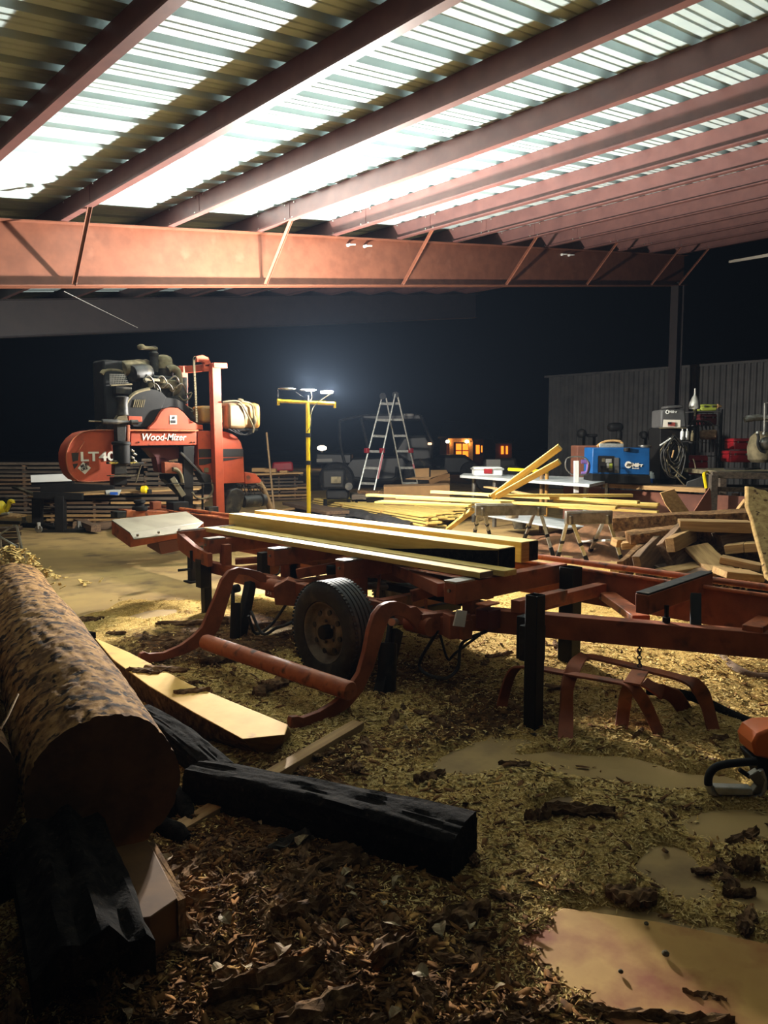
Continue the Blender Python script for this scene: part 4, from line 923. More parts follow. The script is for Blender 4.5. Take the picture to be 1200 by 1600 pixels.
for p in (ca, cb): MB().cyl(p+V((0, 0, .03)), p+V((0, 0, -.06)), .02, n=8).build('clip', M['yellow'], wl)
MB().cyl(PD(481, 629, fl), PD(481, 618, fl), .02, n=10).build('riser', M['black'], wl)
def lh(x0, y0, x1, y1, r, lit, dz):
    a, b = PD(x0, y0, fl), PD(x1, y1, fl); c = (a+b)/2; R = (b-a).length/2
    h = MB().lathe(c+V((0, 0, .0)), V((0, 0, 1)), [(R*.3, .016), (R*.9, .012), (R, .006), (R, .0), (R*.95, -.004)], 28).build('light_head', M['whitepaint' if lit else 'steel'], wl)
    if lit: MB().lathe(c+V((0, 0, -.016)), V((0, 0, 1)), [(.001, -.004), (R*.9, -.003), (R*.93, .004), (R*.5, .006)], 28).build('lit_lens', M['lampglass'], h)
lh(500, 611.5, 521, 613, 0, True, 0); lh(468, 609, 494, 611, 0, False, 0); lh(434, 607, 462, 609, 0, False, 0)
MB().tube([PD(434, 608, fl), PD(434.5, 626, fl)], .006, 6).build('wire', M['black'], wl)
MB().tube([PD(519, 614, fl), PD(495, 630, fl-.02), PD(486, 645, fl-.05), PD(485, 665, fl-.05), PD(480, 675, fl-.05)], .007, 6, sub=5).build('wire', M['dusty'], wl)
MB().tube([PD(486, 611, fl), PD(487, 622, fl), PD(482, 629, fl)], .006, 6, sub=4).build('wire', M['dusty'], wl)
MB().tube([PD(462, 612, fl), PD(475, 622, fl), PD(480, 630, fl)], .005, 6).build('wire', M['black'], wl)

# ================================================================== LADDER
fd = 19.5
ld = thing('folding_ladder', 'open aluminium A-shaped folding ladder standing behind the lumber pile', 'ladder', PD(608, 786, fd))
def ext(a, b, yb): t = (yb-a[1])/(b[1]-a[1]); return (a[0]+(b[0]-a[0])*t, yb)
# near section leans left, far section leans right
n_a, n_b = (597.5, 618), (617.5, 616); f_a, f_b = (603, 621), (621, 618)
NL, NR = ext(n_a, (561, 763), 790), ext(n_b, (585, 764), 795)
FL_, FR_ = ext(f_a, (629, 756), 780), ext(f_b, (650, 745), 782)
def rail(p, q, d1, d2, nm='rail'): return MB().beam(PD(*p, d1), PD(*q, d2), .035, .085, FV).build(nm, M['alu'], ld, bevel=.004)
rail(n_a, NL, fd, fd-.9); rail(n_b, NR, fd-.2, fd-1.1); rail(f_a, FL_, fd+.1, fd+1.2); rail(f_b, FR_, fd-.1, fd+1.0)
def onl(p, q, y): t = (y-p[1])/(q[1]-p[1]); return (p[0]+(q[0]-p[0])*t, y), t
for y in (630.5, 656, 681, 705, 731, 755, 779):
    (a, t), (b, t2) = onl(n_a, NL, y), onl(n_b, NR, y+1)
    MB().beam(PD(*a, fd-.9*t), PD(*b, fd-.2-.9*t2), .03, .06).build('rung', M['alu'], ld, bevel=.004)
    if y < 760:
        (a, t), (b, t2) = onl(f_a, FL_, y), onl(f_b, FR_, y)
        MB().beam(PD(*a, fd+.1+1.1*t), PD(*b, fd-.1+1.1*t2), .03, .06).build('rung', M['alu'], ld, bevel=.004)
for p in ((598, 619), (618, 617)): c = PD(*p, fd-.1); MB().cyl(c-FV*.05, c+FV*.05, .085, n=16).build('hinge', M['black'], ld, bevel=.006)
for p, d in (((597, 704), fd-.6), ((573, 704), fd-.5), ((642, 704), fd+.5)):
    MB().box(PD(*p, d-.05), (.1, .1, .12)).build('rung_lock', M['crimson'], ld, bevel=.01)
for (p, q2, d) in (((598, 710), (590, 748), fd-.75), ((643, 712), (647, 732), fd+.7)): MB().beam(PD(*p, d-.09), PD(*q2, d-.16), .045, .01, FV).build('red_sticker', M['crimson'], ld)

# ================================================================== LUMBER PILE (bright boards)
lp = thing('lumber_pile', 'stickered pile of bright fresh pine boards on the floor behind the mill bed', 'lumber', PZ(640, 800, 0))
RA, RB, LA, LB = PZ(672, 807, .27), PZ(742, 787, .27), PZ(486, 779, .27), PZ(628, 762, .27)
for lay in range(5):
    z = .27-.055*lay-.02
    for i in range(8):
        if lay > 0 and 1 < i < 6 and lay > 2: continue
        t = (i+.5)/8; a = RA.lerp(RB, t); b = LA.lerp(LB, t); j = random.uniform(-.15, .15); d = (b-a).normalized(); a = a+d*(random.uniform(-.1, .25)); b = b+d*j
        a.z = b.z = z; w_ = (RB-RA).length/8*.84
        board('board', a, b, w_, .036, M['pine'], lp, bow=random.uniform(-.002, .002), rough=.02)
    if lay < 4:
        for t in (.02, .35, .7):
            a = RA.lerp(LA, t); b = RB.lerp(LB, t); a.z = b.z = z-.03; board('sticker', a, b, .04, .02, M['pine_side'], lp)
loose = thing('lumber_stack', 'low end of grey weathered boards lying left of the bright lumber pile', 'lumber', PZ(490, 800, 0))
for i, (a, b, w_, th, z, mt) in enumerate([((457, 786), (528, 801), .5, .07, .16, 'oldwood'), ((462, 790), (530, 806), .3, .05, .09, 'greywood'), ((440, 797), (462, 794), .1, .04, .1, 'tanwood'), ((450, 800), (500, 806), .12, .04, .05, 'tanwood'), ((470, 805), (512, 812), .1, .04, .03, 'pine_side')]):
    board('board', PZ(*a, z), PZ(*b, z), w_, th, M[mt], loose, rough=.08)
tp = MB()
for i in range(26):
    for j in range(9):
        x = i/25; s = j/8; p = PZ(505+130*x+14*s, 796+24*x-9*s, .14); h = .10*math.sin(math.pi*s)*(math.sin(math.pi*x)**.5)+.06*noise.noise((x*9, s*4, 1.3)); tp.v.append(p+V((0, 0, h-.04)))
for i in range(25):
    for j in range(8): a = i*9+j; tp.f.append([a, a+9, a+10, a+1]); tp.m.append(0)
o = tp.build('crumpled_tarp', M['tarp'], None, 60); tag(o, 'crumpled dark plastic sheet lying between the weathered boards and the pile', 'tarp')
dk = thing('slab_heap', 'dark bark-edged slabs heaped in front of the ladder feet', 'slabs', PD(600, 785, 17.4))
for (a, b, w_, th) in [((548, 775, 17.3), (640, 778, 17.5), .5, .12), ((562, 769, 17.6), (628, 771, 17.4), .45, .1), ((575, 781, 17), (655, 781, 16.8), .4, .1), ((590, 776, 16.9), (676, 772, 16.9), .25, .06), ((555, 786, 17.4), (640, 788, 17.4), .6, .14), ((556, 796, 17.4), (640, 797, 17.4), .6, .14)]:
    board('slab', PD(a[0], a[1], a[2]), PD(b[0], b[1], b[2]), w_, th, M[random.choice(['darkbark', 'greywood', 'char'])], dk, rough=.35)

# ================================================================== CARDBOARD BOXES
bx = thing('cardboard_box', 'open brown cardboard box with raised flaps right of the ladder', 'box', PD(670, 765, 16.6))
c9 = cf(500, 620, .25)
def D9(x, y, d=16.6): return PD(*c9(x, y), d)
bl, br_ = D9(685, 552), D9(812, 548, 17.0)
bz = V((0, 0, (D9(685, 510).z-D9(685, 552).z)))
m = MB(); back = FV*.7; m.hexa([bl, br_, br_+back, bl+back, bl+bz, br_+bz, br_+back+bz, bl+back+bz]); m.build('carton', M['cardboard'], bx)
m = MB(); m.prism([D9(590, 450, 17), D9(682, 446, 17), D9(682, 512, 16.8), D9(600, 505, 16.8)], FV*.012); m.build('flap', M['cardboard'], bx)
m = MB(); m.prism([D9(692, 458, 17.1), D9(790, 458, 17.1), D9(800, 476, 17), D9(690, 508, 16.8)], FV*.012); m.build('flap', M['cardboard'], bx)
m = MB(); m.prism([D9(535, 515, 16.5), D9(680, 520, 16.5), D9(700, 505, 16.6), D9(590, 503, 17)], V((0, 0, .012))); m.build('flap', M['cardboard'], bx)
m = MB(); m.prism([D9(680, 520, 16.5), D9(760, 488, 16.4), D9(810, 480, 16.5), D9(812, 500, 16.6), D9(690, 552, 16.5)], FV*.012); m.build('flap', M['cardboard'], bx)
o = MB().hexa([D9(398, 600, 16.2)+V((0, 0, -.3)), D9(812, 600, 16.2)+V((0, 0, -.3)), D9(812, 600, 16.2)+V((0, 0, -.3))+FV*.4, D9(398, 600, 16.2)+V((0, 0, -.3))+FV*.4, D9(398, 562, 16.2), D9(812, 552, 16.2), D9(812, 546, 16.2)+FV*.4, D9(398, 556, 16.2)+FV*.4]).build('flattened_box', M['cardboard'], None, bevel=.01)
tag(o, 'long flattened cardboard carton lying under the open box', 'box')

# ================================================================== SAWHORSES and boards across them
c3 = cf(700, 640, .41667)
def sawhorse(topA, topB, feet, zt_, label):
    base = sum([PZ(*c3(*f), 0) for f in feet], V())/4
    t = thing('sawhorse', label, 'sawhorse', base, 'folding sawhorses'); A, B_ = PZ(*c3(*topA), zt_), PZ(*c3(*topB), zt_)
    m = MB().beam(A, B_, .08, .15); m.build('top_beam', M['steel'], t, bevel=.008)
    MB().beam(A+V((0, 0, .08)), B_+V((0, 0, .08)), .06, .03).build('beam_cap', M['alu'], t, bevel=.004)
    for f, e in zip(feet, (A.lerp(B_, .06), A.lerp(B_, .12), A.lerp(B_, .86), A.lerp(B_, .92))):
        fp = PZ(*c3(*f), 0); l = MB().beam(fp, e, .045, .03, FV).build('leg', M['alu'], t, bevel=.004)
        mid = fp.lerp(e, .12); MB().beam(fp, fp.lerp(e, .2), .055, .045, FV).build('foot', M['black'], l, bevel=.006)
        MB().beam(fp.lerp(e, .42), fp.lerp(e, .48), .056, .042, FV).build('leg_clip', M['black'], l)
    for s in (.1, .9): MB().box(A.lerp(B_, s)+V((0, 0, -.02)), (.1, .1, .12)).build('hinge_bracket', M['steel'], t, bevel=.008)
sawhorse((440, 408), (613, 405), [(410, 560), (525, 580), (527, 545), (655, 578)], .63, 'grey folding sawhorse on the right, nearer the slab heap')
sawhorse((102, 378), (365, 375), [(100, 462), (155, 466), (287, 482), (395, 552)], .66, 'grey folding sawhorse on the left, next to the bright lumber pile')
def free_board(a, za, b, zb_, w_, th, mt, label, cat='board', group=None, name='pine_board', up=UP, bow=0):
    o = board(name, PZ(*c3(*a), za), PZ(*c3(*b), zb_), w_, th, M[mt], None, up, bow, rough=.03); return tag(o, label, cat, group)
GB = 'loose pine boards across the sawhorses'
free_board((-190, 328), .76, (632, 368), .76, .1, .04, 'pine', 'long pine board lowest across both sawhorses, ending at the right horse', group=GB)
free_board((-60, 308), .82, (715, 348), .82, .1, .04, 'pine', 'long pine board second from the top of the bundle on the sawhorses', group=GB)
free_board((150, 322), .86, (690, 322), .86, .09, .04, 'pine', 'topmost short pine board of the bundle, behind the crossed sticks', group=GB)
free_board((400, 340), .78, (790, 356), .78, .12, .035, 'pine', 'pine board of the bundle reaching farthest right', group=GB)
free_board((400, 352), .73, (785, 366), .73, .1, .03, 'pine', 'thin pine board just under the one reaching farthest right', group=GB)
free_board((350, 362), .70, (788, 384), .70, .1, .03, 'pine', 'lowest short pine board of the bundle, right of the long ones', group=GB)
free_board((-260, 345), .70, (90, 358), .70, .3, .03, 'pine', 'wide pine board lying left of the left sawhorse top', group=GB)
free_board((-300, 320), .76, (250, 345), .74, .15, .035, 'pine', 'pine board of the bundle reaching farthest left, behind the lowest', group=GB)
free_board((145, 290), .84, (400, 335), .80, .12, .02, 'tanwood', 'thin reddish board lying crooked under the crossed sticks', group=GB)
o = board('pine_stick', PD(*c3(165, 328), 9.9), PD(*c3(420, 140), 9.3), .08, .05, M['pine'], None, FV); tag(o, 'upper of the two pine sticks leaning up from the sawhorses', 'board', 'crossed pine sticks')
o = board('pine_stick', PD(*c3(185, 325), 9.8), PD(*c3(418, 195), 9.2), .07, .05, M['pine'], None, FV); tag(o, 'lower of the two pine sticks leaning up from the sawhorses', 'board', 'crossed pine sticks')
o = board('pine_stick', PZ(*c3(0, 448), .03), PZ(*c3(95, 375), .62), .08, .05, M['pine'], None, FV); tag(o, 'pine stick leaning from the floor against the left sawhorse', 'board')

# ================================================================== METAL WORK TABLE
wt = thing('work_table', 'long light-grey metal work table with a lower shelf behind the sawhorses', 'table', PZ(850, 830, 0))
zt_ = .95
T = [PZ(*c3(*p), zt_) for p in ((60, 238), (642, 257), (530, 280), (45, 246))]
MB().prism([p+V((0, 0, -.05)) for p in T], (0, 0, .05)).build('table_top', M['tablewhite'], wt, bevel=.004)
for p in ((98, 250), (176, 258), (518, 278), (598, 268)):
    tp_ = PZ(*c3(*p), zt_-.03); MB().box((tp_.x, tp_.y, (zt_-.05)/2), (.06, .06, zt_-.05)).build('leg', M['steel'], wt, bevel=.004)
S = [PZ(*c3(*p), .32) for p in ((150, 396), (300, 390), (572, 432), (440, 444))]
MB().prism([p+V((0, 0, -.03)) for p in S], (0, 0, .03)).build('lower_shelf', M['tablewhite'], wt, bevel=.004)
def D3(x, y, d): return PD(*c3(x, y), d)
t = thing('plastic_tote', 'white plastic tote with a red label on the far end of the metal table', 'tote', D3(147, 240, 15))
MB().box(D3(147, 231, 15), (.55, .45, .17), (RV, FV, UP)).build('tub', M['white'], t, bevel=.03); MB().box(D3(147, 222, 15), (.6, .5, .04), (RV, FV, UP)).build('lid', M['alu'], t, bevel=.015); MB().box(D3(150, 231, 14.74), (.16, .01, .09), (RV, FV, UP)).build('label', M['crimson'], t)
ys_t = thing('yellow_stand', 'yellow tubular stand behind the metal table', 'stand', D3(360, 300, 13.5))
MB().cyl(D3(228, 224, 14.2), D3(372, 232, 13.4), .03, n=10).build('bar', M['yellow'], ys_t)
for x in (352, 371): MB().cyl(D3(x, 232, 13.5), V(D3(x, 232, 13.5).xy.to_3d()), .035, n=10).build('leg', M['amber'], ys_t)
cl_ = thing('wire_stand', 'bent wire holder with a white post standing on the metal table', 'stand', D3(478, 290, 12.6))
MB().tube([D3(*p, 12.6) for p in [(440, 200), (448, 182), (480, 176), (515, 182), (528, 205), (520, 240), (500, 245), (465, 243), (443, 222), (440, 200)]], .012, 8, sub=3).build('bent_wire', M['steel'], cl_)
MB().beam(D3(481, 192, 12.5), D3(481, 312, 12.5), .08, .03, FV).build('white_post', M['white'], cl_, bevel=.004)
MB().tube([D3(500, 195, 12.7), D3(525, 200, 12.7), D3(522, 235, 12.7), D3(500, 240, 12.7)], .035, 8, sub=3).build('purple_hose', M['purple'], cl_)
bk = thing('bucket', 'small pale bucket on the lower shelf of the metal table', 'bucket', D3(240, 400, 11.5)); MB().lathe(D3(240, 406, 11.3), UP, [(.09, 0), (.12, .12), (.125, .13)], 20).build('pail', M['alu'], bk)
bk = thing('bucket', 'dark round pan on the floor under the metal table shelf', 'bucket', D3(268, 440, 11)); MB().lathe(PZ(*c3(268, 448), 0), UP, [(.1, 0), (.13, .12), (.14, .13)], 20).build('pail', M['dusty'], bk)
fan = thing('floor_grinder', 'small white machine with a brown motor on the floor under the metal table', 'machine', PZ(*c3(470, 505), 0))
a = PZ(*c3(468, 505), 0); MB().cyl(a+V((0, 0, .14)), a+V((0, 0, .14))+RV*.16, .1, n=20).build('motor', M['dimbrown'], fan, bevel=.008)
MB().beam(PZ(*c3(430, 500), .01), PZ(*c3(600, 490), .3), .08, .03).build('frame_bar', M['white'], fan, bevel=.005); MB().beam(PZ(*c3(560, 450), .3), PZ(*c3(598, 505), .0), .12, .05).build('frame_bar', M['white'], fan, bevel=.01)
MB().beam(a+V((0, 0, .02))-RV*.25, a+V((0, 0, .02))+RV*.35, .25, .03).build('base', M['alu'], fan, bevel=.005)

# ================================================================== WOODEN BENCH + WELDER CORNER
c4r = cf(900, 580, .25)
def D4(x, y, d): return PD(*c4r(x, y), d)
bench = thing('wooden_bench', 'long rough wooden bench with a reddish plywood front carrying the welder', 'bench', PD(1030, 800, 13))
zB = D4(640, 735, 12.6).z
bA, bB = D4(190, 700, 13.6), D4(830, 745, 12.2); bA.z = bB.z = zB
board('bench_plank', bA, bB, .22, .07, M['tanwood'], bench)
board('bench_plank', bA+FV*.28, bB+FV*.28, .24, .07, M['oldwood'], bench); board('bench_plank', bA+FV*.55+RV*-.6, bB+FV*.55+RV*.5, .24, .07, M['oldwood'], bench)
d_ = (bB-bA).normalized(); o = MB().beam(bA.lerp(bB, .5).xy.to_3d()+d_*-1.8+FV*.1+UP*(zB/2-.03), bA.lerp(bB, .5).xy.to_3d()+d_*1.7+FV*.1+UP*(zB/2-.03), .03, zB-.08).build('front_panel', M['redply'], bench)
for s in (-1.5, 0, 1.5): p = bA.lerp(bB, .5)+d_*s+FV*.3; MB().box((p.x, p.y, zB/2), (.09, .09, zB-.08)).build('leg', M['oldwood'], bench)
# welder
WD = 12.9
wd = thing('engine_welder', 'blue engine-driven welding machine with a white logo on the wooden bench', 'welder', D4(285, 700, WD))
def W4(x, y, dd=0.): return PD(*c4r(x, y), WD+dd)
dep = FV*.55; rt = W4(460, 478)-W4(105, 478)
m = MB(); bl_, br2, tl, tr = W4(100, 640), W4(462, 650), W4(105, 478), W4(462, 478)
m.hexa([bl_, br2, br2+dep, bl_+dep, tl, tr, tr+dep, tl+dep]); body = m.build('housing', M['blue'], wd, bevel=.012)
MB().hexa([W4(98, 698), W4(470, 706), W4(470, 706)+dep, W4(98, 698)+dep, W4(100, 640), W4(462, 650), W4(462, 650)+dep, W4(100, 640)+dep]).build('base_frame', M['black'], wd, bevel=.008)
MB().prism([W4(140, 528, -.01), W4(238, 530, -.01), W4(236, 634, -.01), W4(140, 632, -.01)], FV*.012).build('panel_recess', M['stroke'], wd)
MB().prism([W4(104, 535, -.012), W4(138, 536, -.012), W4(136, 636, -.012), W4(102, 634, -.012)], FV*.01).build('side_door', M['blue'], wd, bevel=.004)
MB().prism([W4(240, 540, -.012), W4(268, 541, -.012), W4(268, 636, -.012), W4(240, 636, -.012)], FV*.01).build('grille', M['wallmetal'], wd)
for (x, y, w_, h_, mt) in ((172, 555, 16, 22, 'dusty'), (205, 560, 36, 24, 'alu'), (200, 590, 14, 30, 'alu'), (217, 592, 20, 30, 'green'), (160, 600, 14, 16, 'black'), (216, 615, 22, 12, 'steel')):
    MB().prism([W4(x-w_/2, y-h_/2, -.02), W4(x+w_/2, y-h_/2, -.02), W4(x+w_/2, y+h_/2, -.02), W4(x-w_/2, y+h_/2, -.02)], FV*.012).build('control', M[mt], wd)
c = W4(327, 585, -.012); MB().cyl(c, c-FV*.006, .058, n=28).build('logo_disc', M['whitepaint'], wd)
for k in range(3): a = c-FV*.008+RV*(.026*(k-1)); MB().beam(a+UP*-.026-RV*.012, a+UP*.026+RV*.012, .004, .014, FV).build('logo_bar', M['stroke'], wd)
text('brand_lettering', 'Miller', .085, W4(350, 597, -.012), RV, UP, M['whitepaint'], wd, offset=.003, shear=.1, spacing=.92); text('sub_lettering', 'Bobcat', .04, W4(352, 611, -.012), RV, UP, M['whitepaint'], wd)
MB().hexa([W4(145, 478, .1), W4(298, 478, .1), W4(298, 478, .4), W4(145, 478, .4), W4(145, 452, .1), W4(298, 452, .1), W4(298, 452, .4), W4(145, 452, .4)]).build('top_tray', M['alu'], wd, bevel=.01)
MB().tube([W4(130, 470, .3), W4(165, 445, .3), W4(215, 435, .3), W4(270, 437, .3), W4(292, 452, .3)], .02, 8, sub=4).build('cable', M['tanwood'], wd)
MB().cyl(W4(318, 500, -.02), W4(318, 480, -.02), .055, n=16).build('filler', M['black'], wd)
MB().lathe(W4(430, 478, .3), UP, [(.1, 0), (.11, .02), (.11, .04), (.06, .05)], 20).build('exhaust_cap', M['steel'], wd)
# jug
jg = thing('bleach_jug', 'white plastic jug with blue label standing on the bench below the welder', 'jug', D4(466, 705, 12.35))
j0 = PZ(*c4r(466, 706), zB+.002)
MB().lathe(j0, UP, [(.07, 0), (.078, .01), (.08, .1), (.07, .15), (.045, .19), (.028, .21), (.028, .235), (.001, .236)], 22).build('bottle', M['white'], jg)
MB().lathe(j0, UP, [(.0805, .02), (.0815, .025), (.0815, .1), (.0805, .105)], 22, caps=False).build('label', M['bluelabel'], jg); MB().tube([j0+RV*.03+UP*.2, j0+RV*.085+UP*.19, j0+RV*.09+UP*.14, j0+RV*.07+UP*.11], .012, 8, sub=4).build('handle', M['white'], jg)
jg = thing('small_jar', 'small olive jar next to the white jug', 'jar', D4(503, 700, 12.5)); MB().lathe(PZ(*c4r(503, 701), zB+.002), UP, [(.05, 0), (.06, .04), (.05, .1), (.02, .13)], 16).build('jar_body', M['dusty'], jg)
# wire feeder case, poster, cabinet with cable coil
SD = 13.6
c8r = cf(1000, 600, 1/6)
def S8(x, y, d=SD): return PD(*c8r(x, y), d)
cab = thing('welding_cart', 'tall dark cabinet behind the welder with a narrow shelf', 'cabinet', S8(320, 930))
MB().hexa([S8(190, 900), S8(460, 900), S8(460, 900)+FV*.6, S8(190, 900)+FV*.6, S8(190, 415), S8(460, 415), S8(460, 415)+FV*.6, S8(190, 415)+FV*.6]).build('cabinet_body', M['black'], cab, bevel=.01)
MB().hexa([S8(178, 418, 13.3), S8(435, 418, 13.3), S8(435, 418, 13.9), S8(178, 418, 13.9), S8(178, 408, 13.3), S8(435, 408, 13.3), S8(435, 408, 13.9), S8(178, 408, 13.9)]).build('shelf', M['dusty'], cab, bevel=.004)
z0 = 0
p = S8(325, 900); MB().box((p.x+.2, p.y+.2, p.z/2), (.5, .5, p.z)).build('pedestal', M['black'], cab)
wf = thing('wire_feeder', 'dark grey wire-feeder case with a white logo on top of the cabinet', 'welder', S8(320, 300))
MB().hexa([S8(195, 412), S8(440, 412), S8(460, 412)+FV*.5, S8(195, 412)+FV*.5, S8(200, 240), S8(425, 235), S8(440, 235)+FV*.5, S8(200, 240)+FV*.5]).build('case', M['wallmetal'], wf, bevel=.03)
MB().hexa([S8(248, 230), S8(410, 222), S8(410, 222)+FV*.3, S8(248, 230)+FV*.3, S8(255, 205), S8(405, 195), S8(405, 195)+FV*.3, S8(255, 205)+FV*.3]).build('top_lid', M['wallmetal'], wf, bevel=.02)
c = S8(256, 263)-FV*.01; MB().tube([c+RV*.025*math.cos(a)+UP*.03*math.sin(a) for a in [k*math.pi/6 for k in range(12)]], .009, 6, closed=True).build('logo_ring', M['white'], wf)
text('logo_lettering', 'Miller', .058, S8(272, 271)-FV*.012, RV, UP, M['white'], wf, offset=.002)
MB().prism([S8(*q_, SD-.3) for q_ in ((222, 334), (380, 336), (378, 406), (216, 404))], FV*.01).build('poster', M['whitepaint'], None)
o = bpy.data.objects['poster']; tag(o, 'white sign with a small flag leaning on the cabinet shelf', 'sign')
fl_ = MB().prism([S8(*q_, SD-.32) for q_ in ((262, 356), (330, 358), (328, 400), (262, 398))], FV*.008).build('flag_print', M['flagred'], o)
MB().prism([S8(*q_, SD-.33) for q_ in ((262, 356), (292, 357), (291, 378), (262, 377))], FV*.006).build('flag_canton', M['stroke'], o)
# cable coil
rnd = random.Random(5)
cb_ = thing('cable_coil', 'big tangle of grey welding cables hanging in front of the cabinet', 'cables', S8(310, 760))
for i in range(15):
    xc = 300+rnd.uniform(-25, 40); w_ = rnd.uniform(50, 105); top = 500+rnd.uniform(-20, 40); bot = 780+rnd.uniform(-60, 110); d0 = 13.0+rnd.uniform(-.12, .15)
    pts = [S8(xc+rnd.uniform(-12, 12), top, d0), S8(xc+w_*.7, top+70, d0), S8(xc+w_, (top+bot)/2+rnd.uniform(-30, 30), d0), S8(xc+w_*.6, bot-30, d0), S8(xc, bot, d0), S8(xc-w_*.7, bot-40, d0), S8(xc-w_*.95, (top+bot)/2, d0), S8(xc-w_*.6, top+80, d0)]
    P_ = smooth(pts+[pts[0]], 5)[:-1]; MB().tube(P_, rnd.uniform(.009, .014), 6, closed=True).build('cable', M['engine' if i % 3 else 'dusty'], cb_, 60)
for a, b in (((290, 770), (430, 890)), ((340, 860), (420, 950)), ((500, 700), (520, 810))): MB().tube([S8(*a, 12.8), S8((a[0]+b[0])/2+8, (a[1]+b[1])/2+12, 12.8), S8(*b, 12.8)], .011, 6, sub=4).build('cable', M['dusty'], cb_, 60)
o = MB().beam(S8(186, 576, 12.9), S8(290, 508, 12.9), .02, .03, FV).build('white_rod', M['white'], None, bevel=.004); tag(o, 'white electrode holder sticking out of the cable tangle', 'rod')
o = MB().beam(S8(300, 690, 12.85), S8(316, 620, 12.85), .02, .025, FV).build('brass_tag', M['tanwood'], None, bevel=.004); tag(o, 'short tan grip hanging inside the cable tangle', 'handle')
for i, (x, y, h_, mt) in enumerate(((395, 480, .13, 'white'), (440, 485, .14, 'alu'), (488, 490, .12, 'dusty'))):
    b_ = S8(x, y+45, 13.25); t_ = thing('spray_bottle', ['white spray can, left of the three cans beside the cable tangle', 'silver spray can, middle of the three cans beside the cable tangle', 'dull grey can, right of the three cans beside the cable tangle'][i], 'can', b_, 'cans beside the cable tangle')
    MB().lathe(b_, UP, [(.03, 0), (.034, .01), (.034, h_), (.026, h_+.02), (.012, h_+.03), (.012, h_+.06), (.001, h_+.061)], 16).build('can_body', M[mt], t_)
o = MB().beam(S8(360, 540, 13.4), S8(560, 540, 13.4), .2, .015).build('can_ledge', M['wallmetal'], cab)
# rack with red boxes and green case
rk = thing('storage_rack', 'dark open metal rack behind the cabinet holding red tool boxes', 'rack', S8(640, 950, 15))
for (x, d) in ((520, 14.6), (765, 14.6), (760, 15.3)):
    t1 = S8(x, 235, d); MB().box((t1.x, t1.y, t1.z/2), (.04, .04, t1.z)).build('upright', M['black'], rk)
for y in (255, 385, 548, 675, 855): MB().hexa([S8(520, y+6, 14.6), S8(768, y+6, 14.6), S8(768, y+6, 14.6)+FV*.55, S8(520, y+6, 14.6)+FV*.55, S8(520, y, 14.6), S8(768, y, 14.6), S8(768, y, 14.6)+FV*.55, S8(520, y, 14.6)+FV*.55]).build('shelf', M['wallmetal'], rk)
def case(nm, x0, y0, x1, y1, d, mt, lab, cat, dep_=.4, lid=True):
    t = thing(nm, lab, cat, S8((x0+x1)/2, y1, d)); ym = y0+(y1-y0)*.3
    MB().hexa([S8(x0+4, y1, d), S8(x1-4, y1, d), S8(x1-4, y1, d)+FV*dep_, S8(x0+4, y1, d)+FV*dep_, S8(x0, ym, d), S8(x1, ym, d), S8(x1, ym, d)+FV*dep_, S8(x0, ym, d)+FV*dep_]).build('box_body', M[mt], t, bevel=.02)
    MB().hexa([S8(x0-3, ym, d-.02), S8(x1+3, ym, d-.02), S8(x1+3, ym, d)+FV*dep_, S8(x0-3, ym, d)+FV*dep_, S8(x0+3, y0, d), S8(x1-3, y0, d), S8(x1-3, y0, d)+FV*dep_, S8(x0+3, y0, d)+FV*dep_]).build('box_lid', M[mt], t, bevel=.02)
    for s in (.25, .75): xx = x0+(x1-x0)*s; MB().prism([S8(xx-7, ym-8, d-.04), S8(xx+7, ym-8, d-.04), S8(xx+7, ym+12, d-.04), S8(xx-7, ym+12, d-.04)], FV*.02).build('latch', M['steel'], t)
case('tool_case', 575, 190, 725, 250, 14.6, 'green', 'yellow-green tool case on the very top of the dark rack', 'case')
case('tool_box', 575, 280, 725, 383, 14.65, 'darkred', 'dark red tool box on the rack, under the green case', 'toolbox')
case('tool_box', 405, 670, 640, 850, 14.0, 'crimson', 'large red tool chest low down right of the cable tangle', 'toolbox')
case('storage_crate', 880, 510, 1050, 615, 13.7, 'crimson', 'upper red plastic crate of the two stacked on the right table', 'crate')
case('storage_crate', 845, 625, 1050, 735, 13.6, 'crimson', 'lower red plastic crate of the two stacked on the right table', 'crate')
o = MB().cyl(S8(762, 210, 14.6), S8(725, 208, 14.6), .02, .045, 12).build('caulk_nozzle', M['tanwood'], None); tag(o, 'tan cone nozzle beside the green case on the rack', 'nozzle')
# white funnel lamp
fn = thing('hand_grinder', 'pale grey bell-shaped spray gun hung point up above the rack', 'spray gun', S8(515, 210, 13.8))
MB().lathe(S8(510, 235, 13.8), UP, [(.09, 0), (.1, .03), (.085, .12), (.05, .2), (.02, .25), (.014, .36), (.001, .37)], 20).build('bell', M['alu'], fn); MB().tube([S8(515, 235, 13.75), S8(518, 270, 13.75), S8(508, 300, 13.75)], .02, 8, sub=3).build('hose_tail', M['dusty'], fn)
for i in range(5):
    x = 470+i*35; o = MB().tube([S8(x, 400+rnd.uniform(-10, 10), 13.9), S8(x+15, 350, 13.85), S8(x+60, 345+i*5, 13.85), S8(x+80, 420, 13.9), S8(x+75, 640, 13.95)], .014, 6, sub=5).build('loop_cable', M['engine'], cb_, 60)
o = MB().beam(S8(640, 430, 13.9), S8(640, 520, 13.9), .3, .12, FV).build('work_glove', M['oldwood'], None, bevel=.04); tag(o, 'brown leather glove hanging on the rack among cables', 'glove')
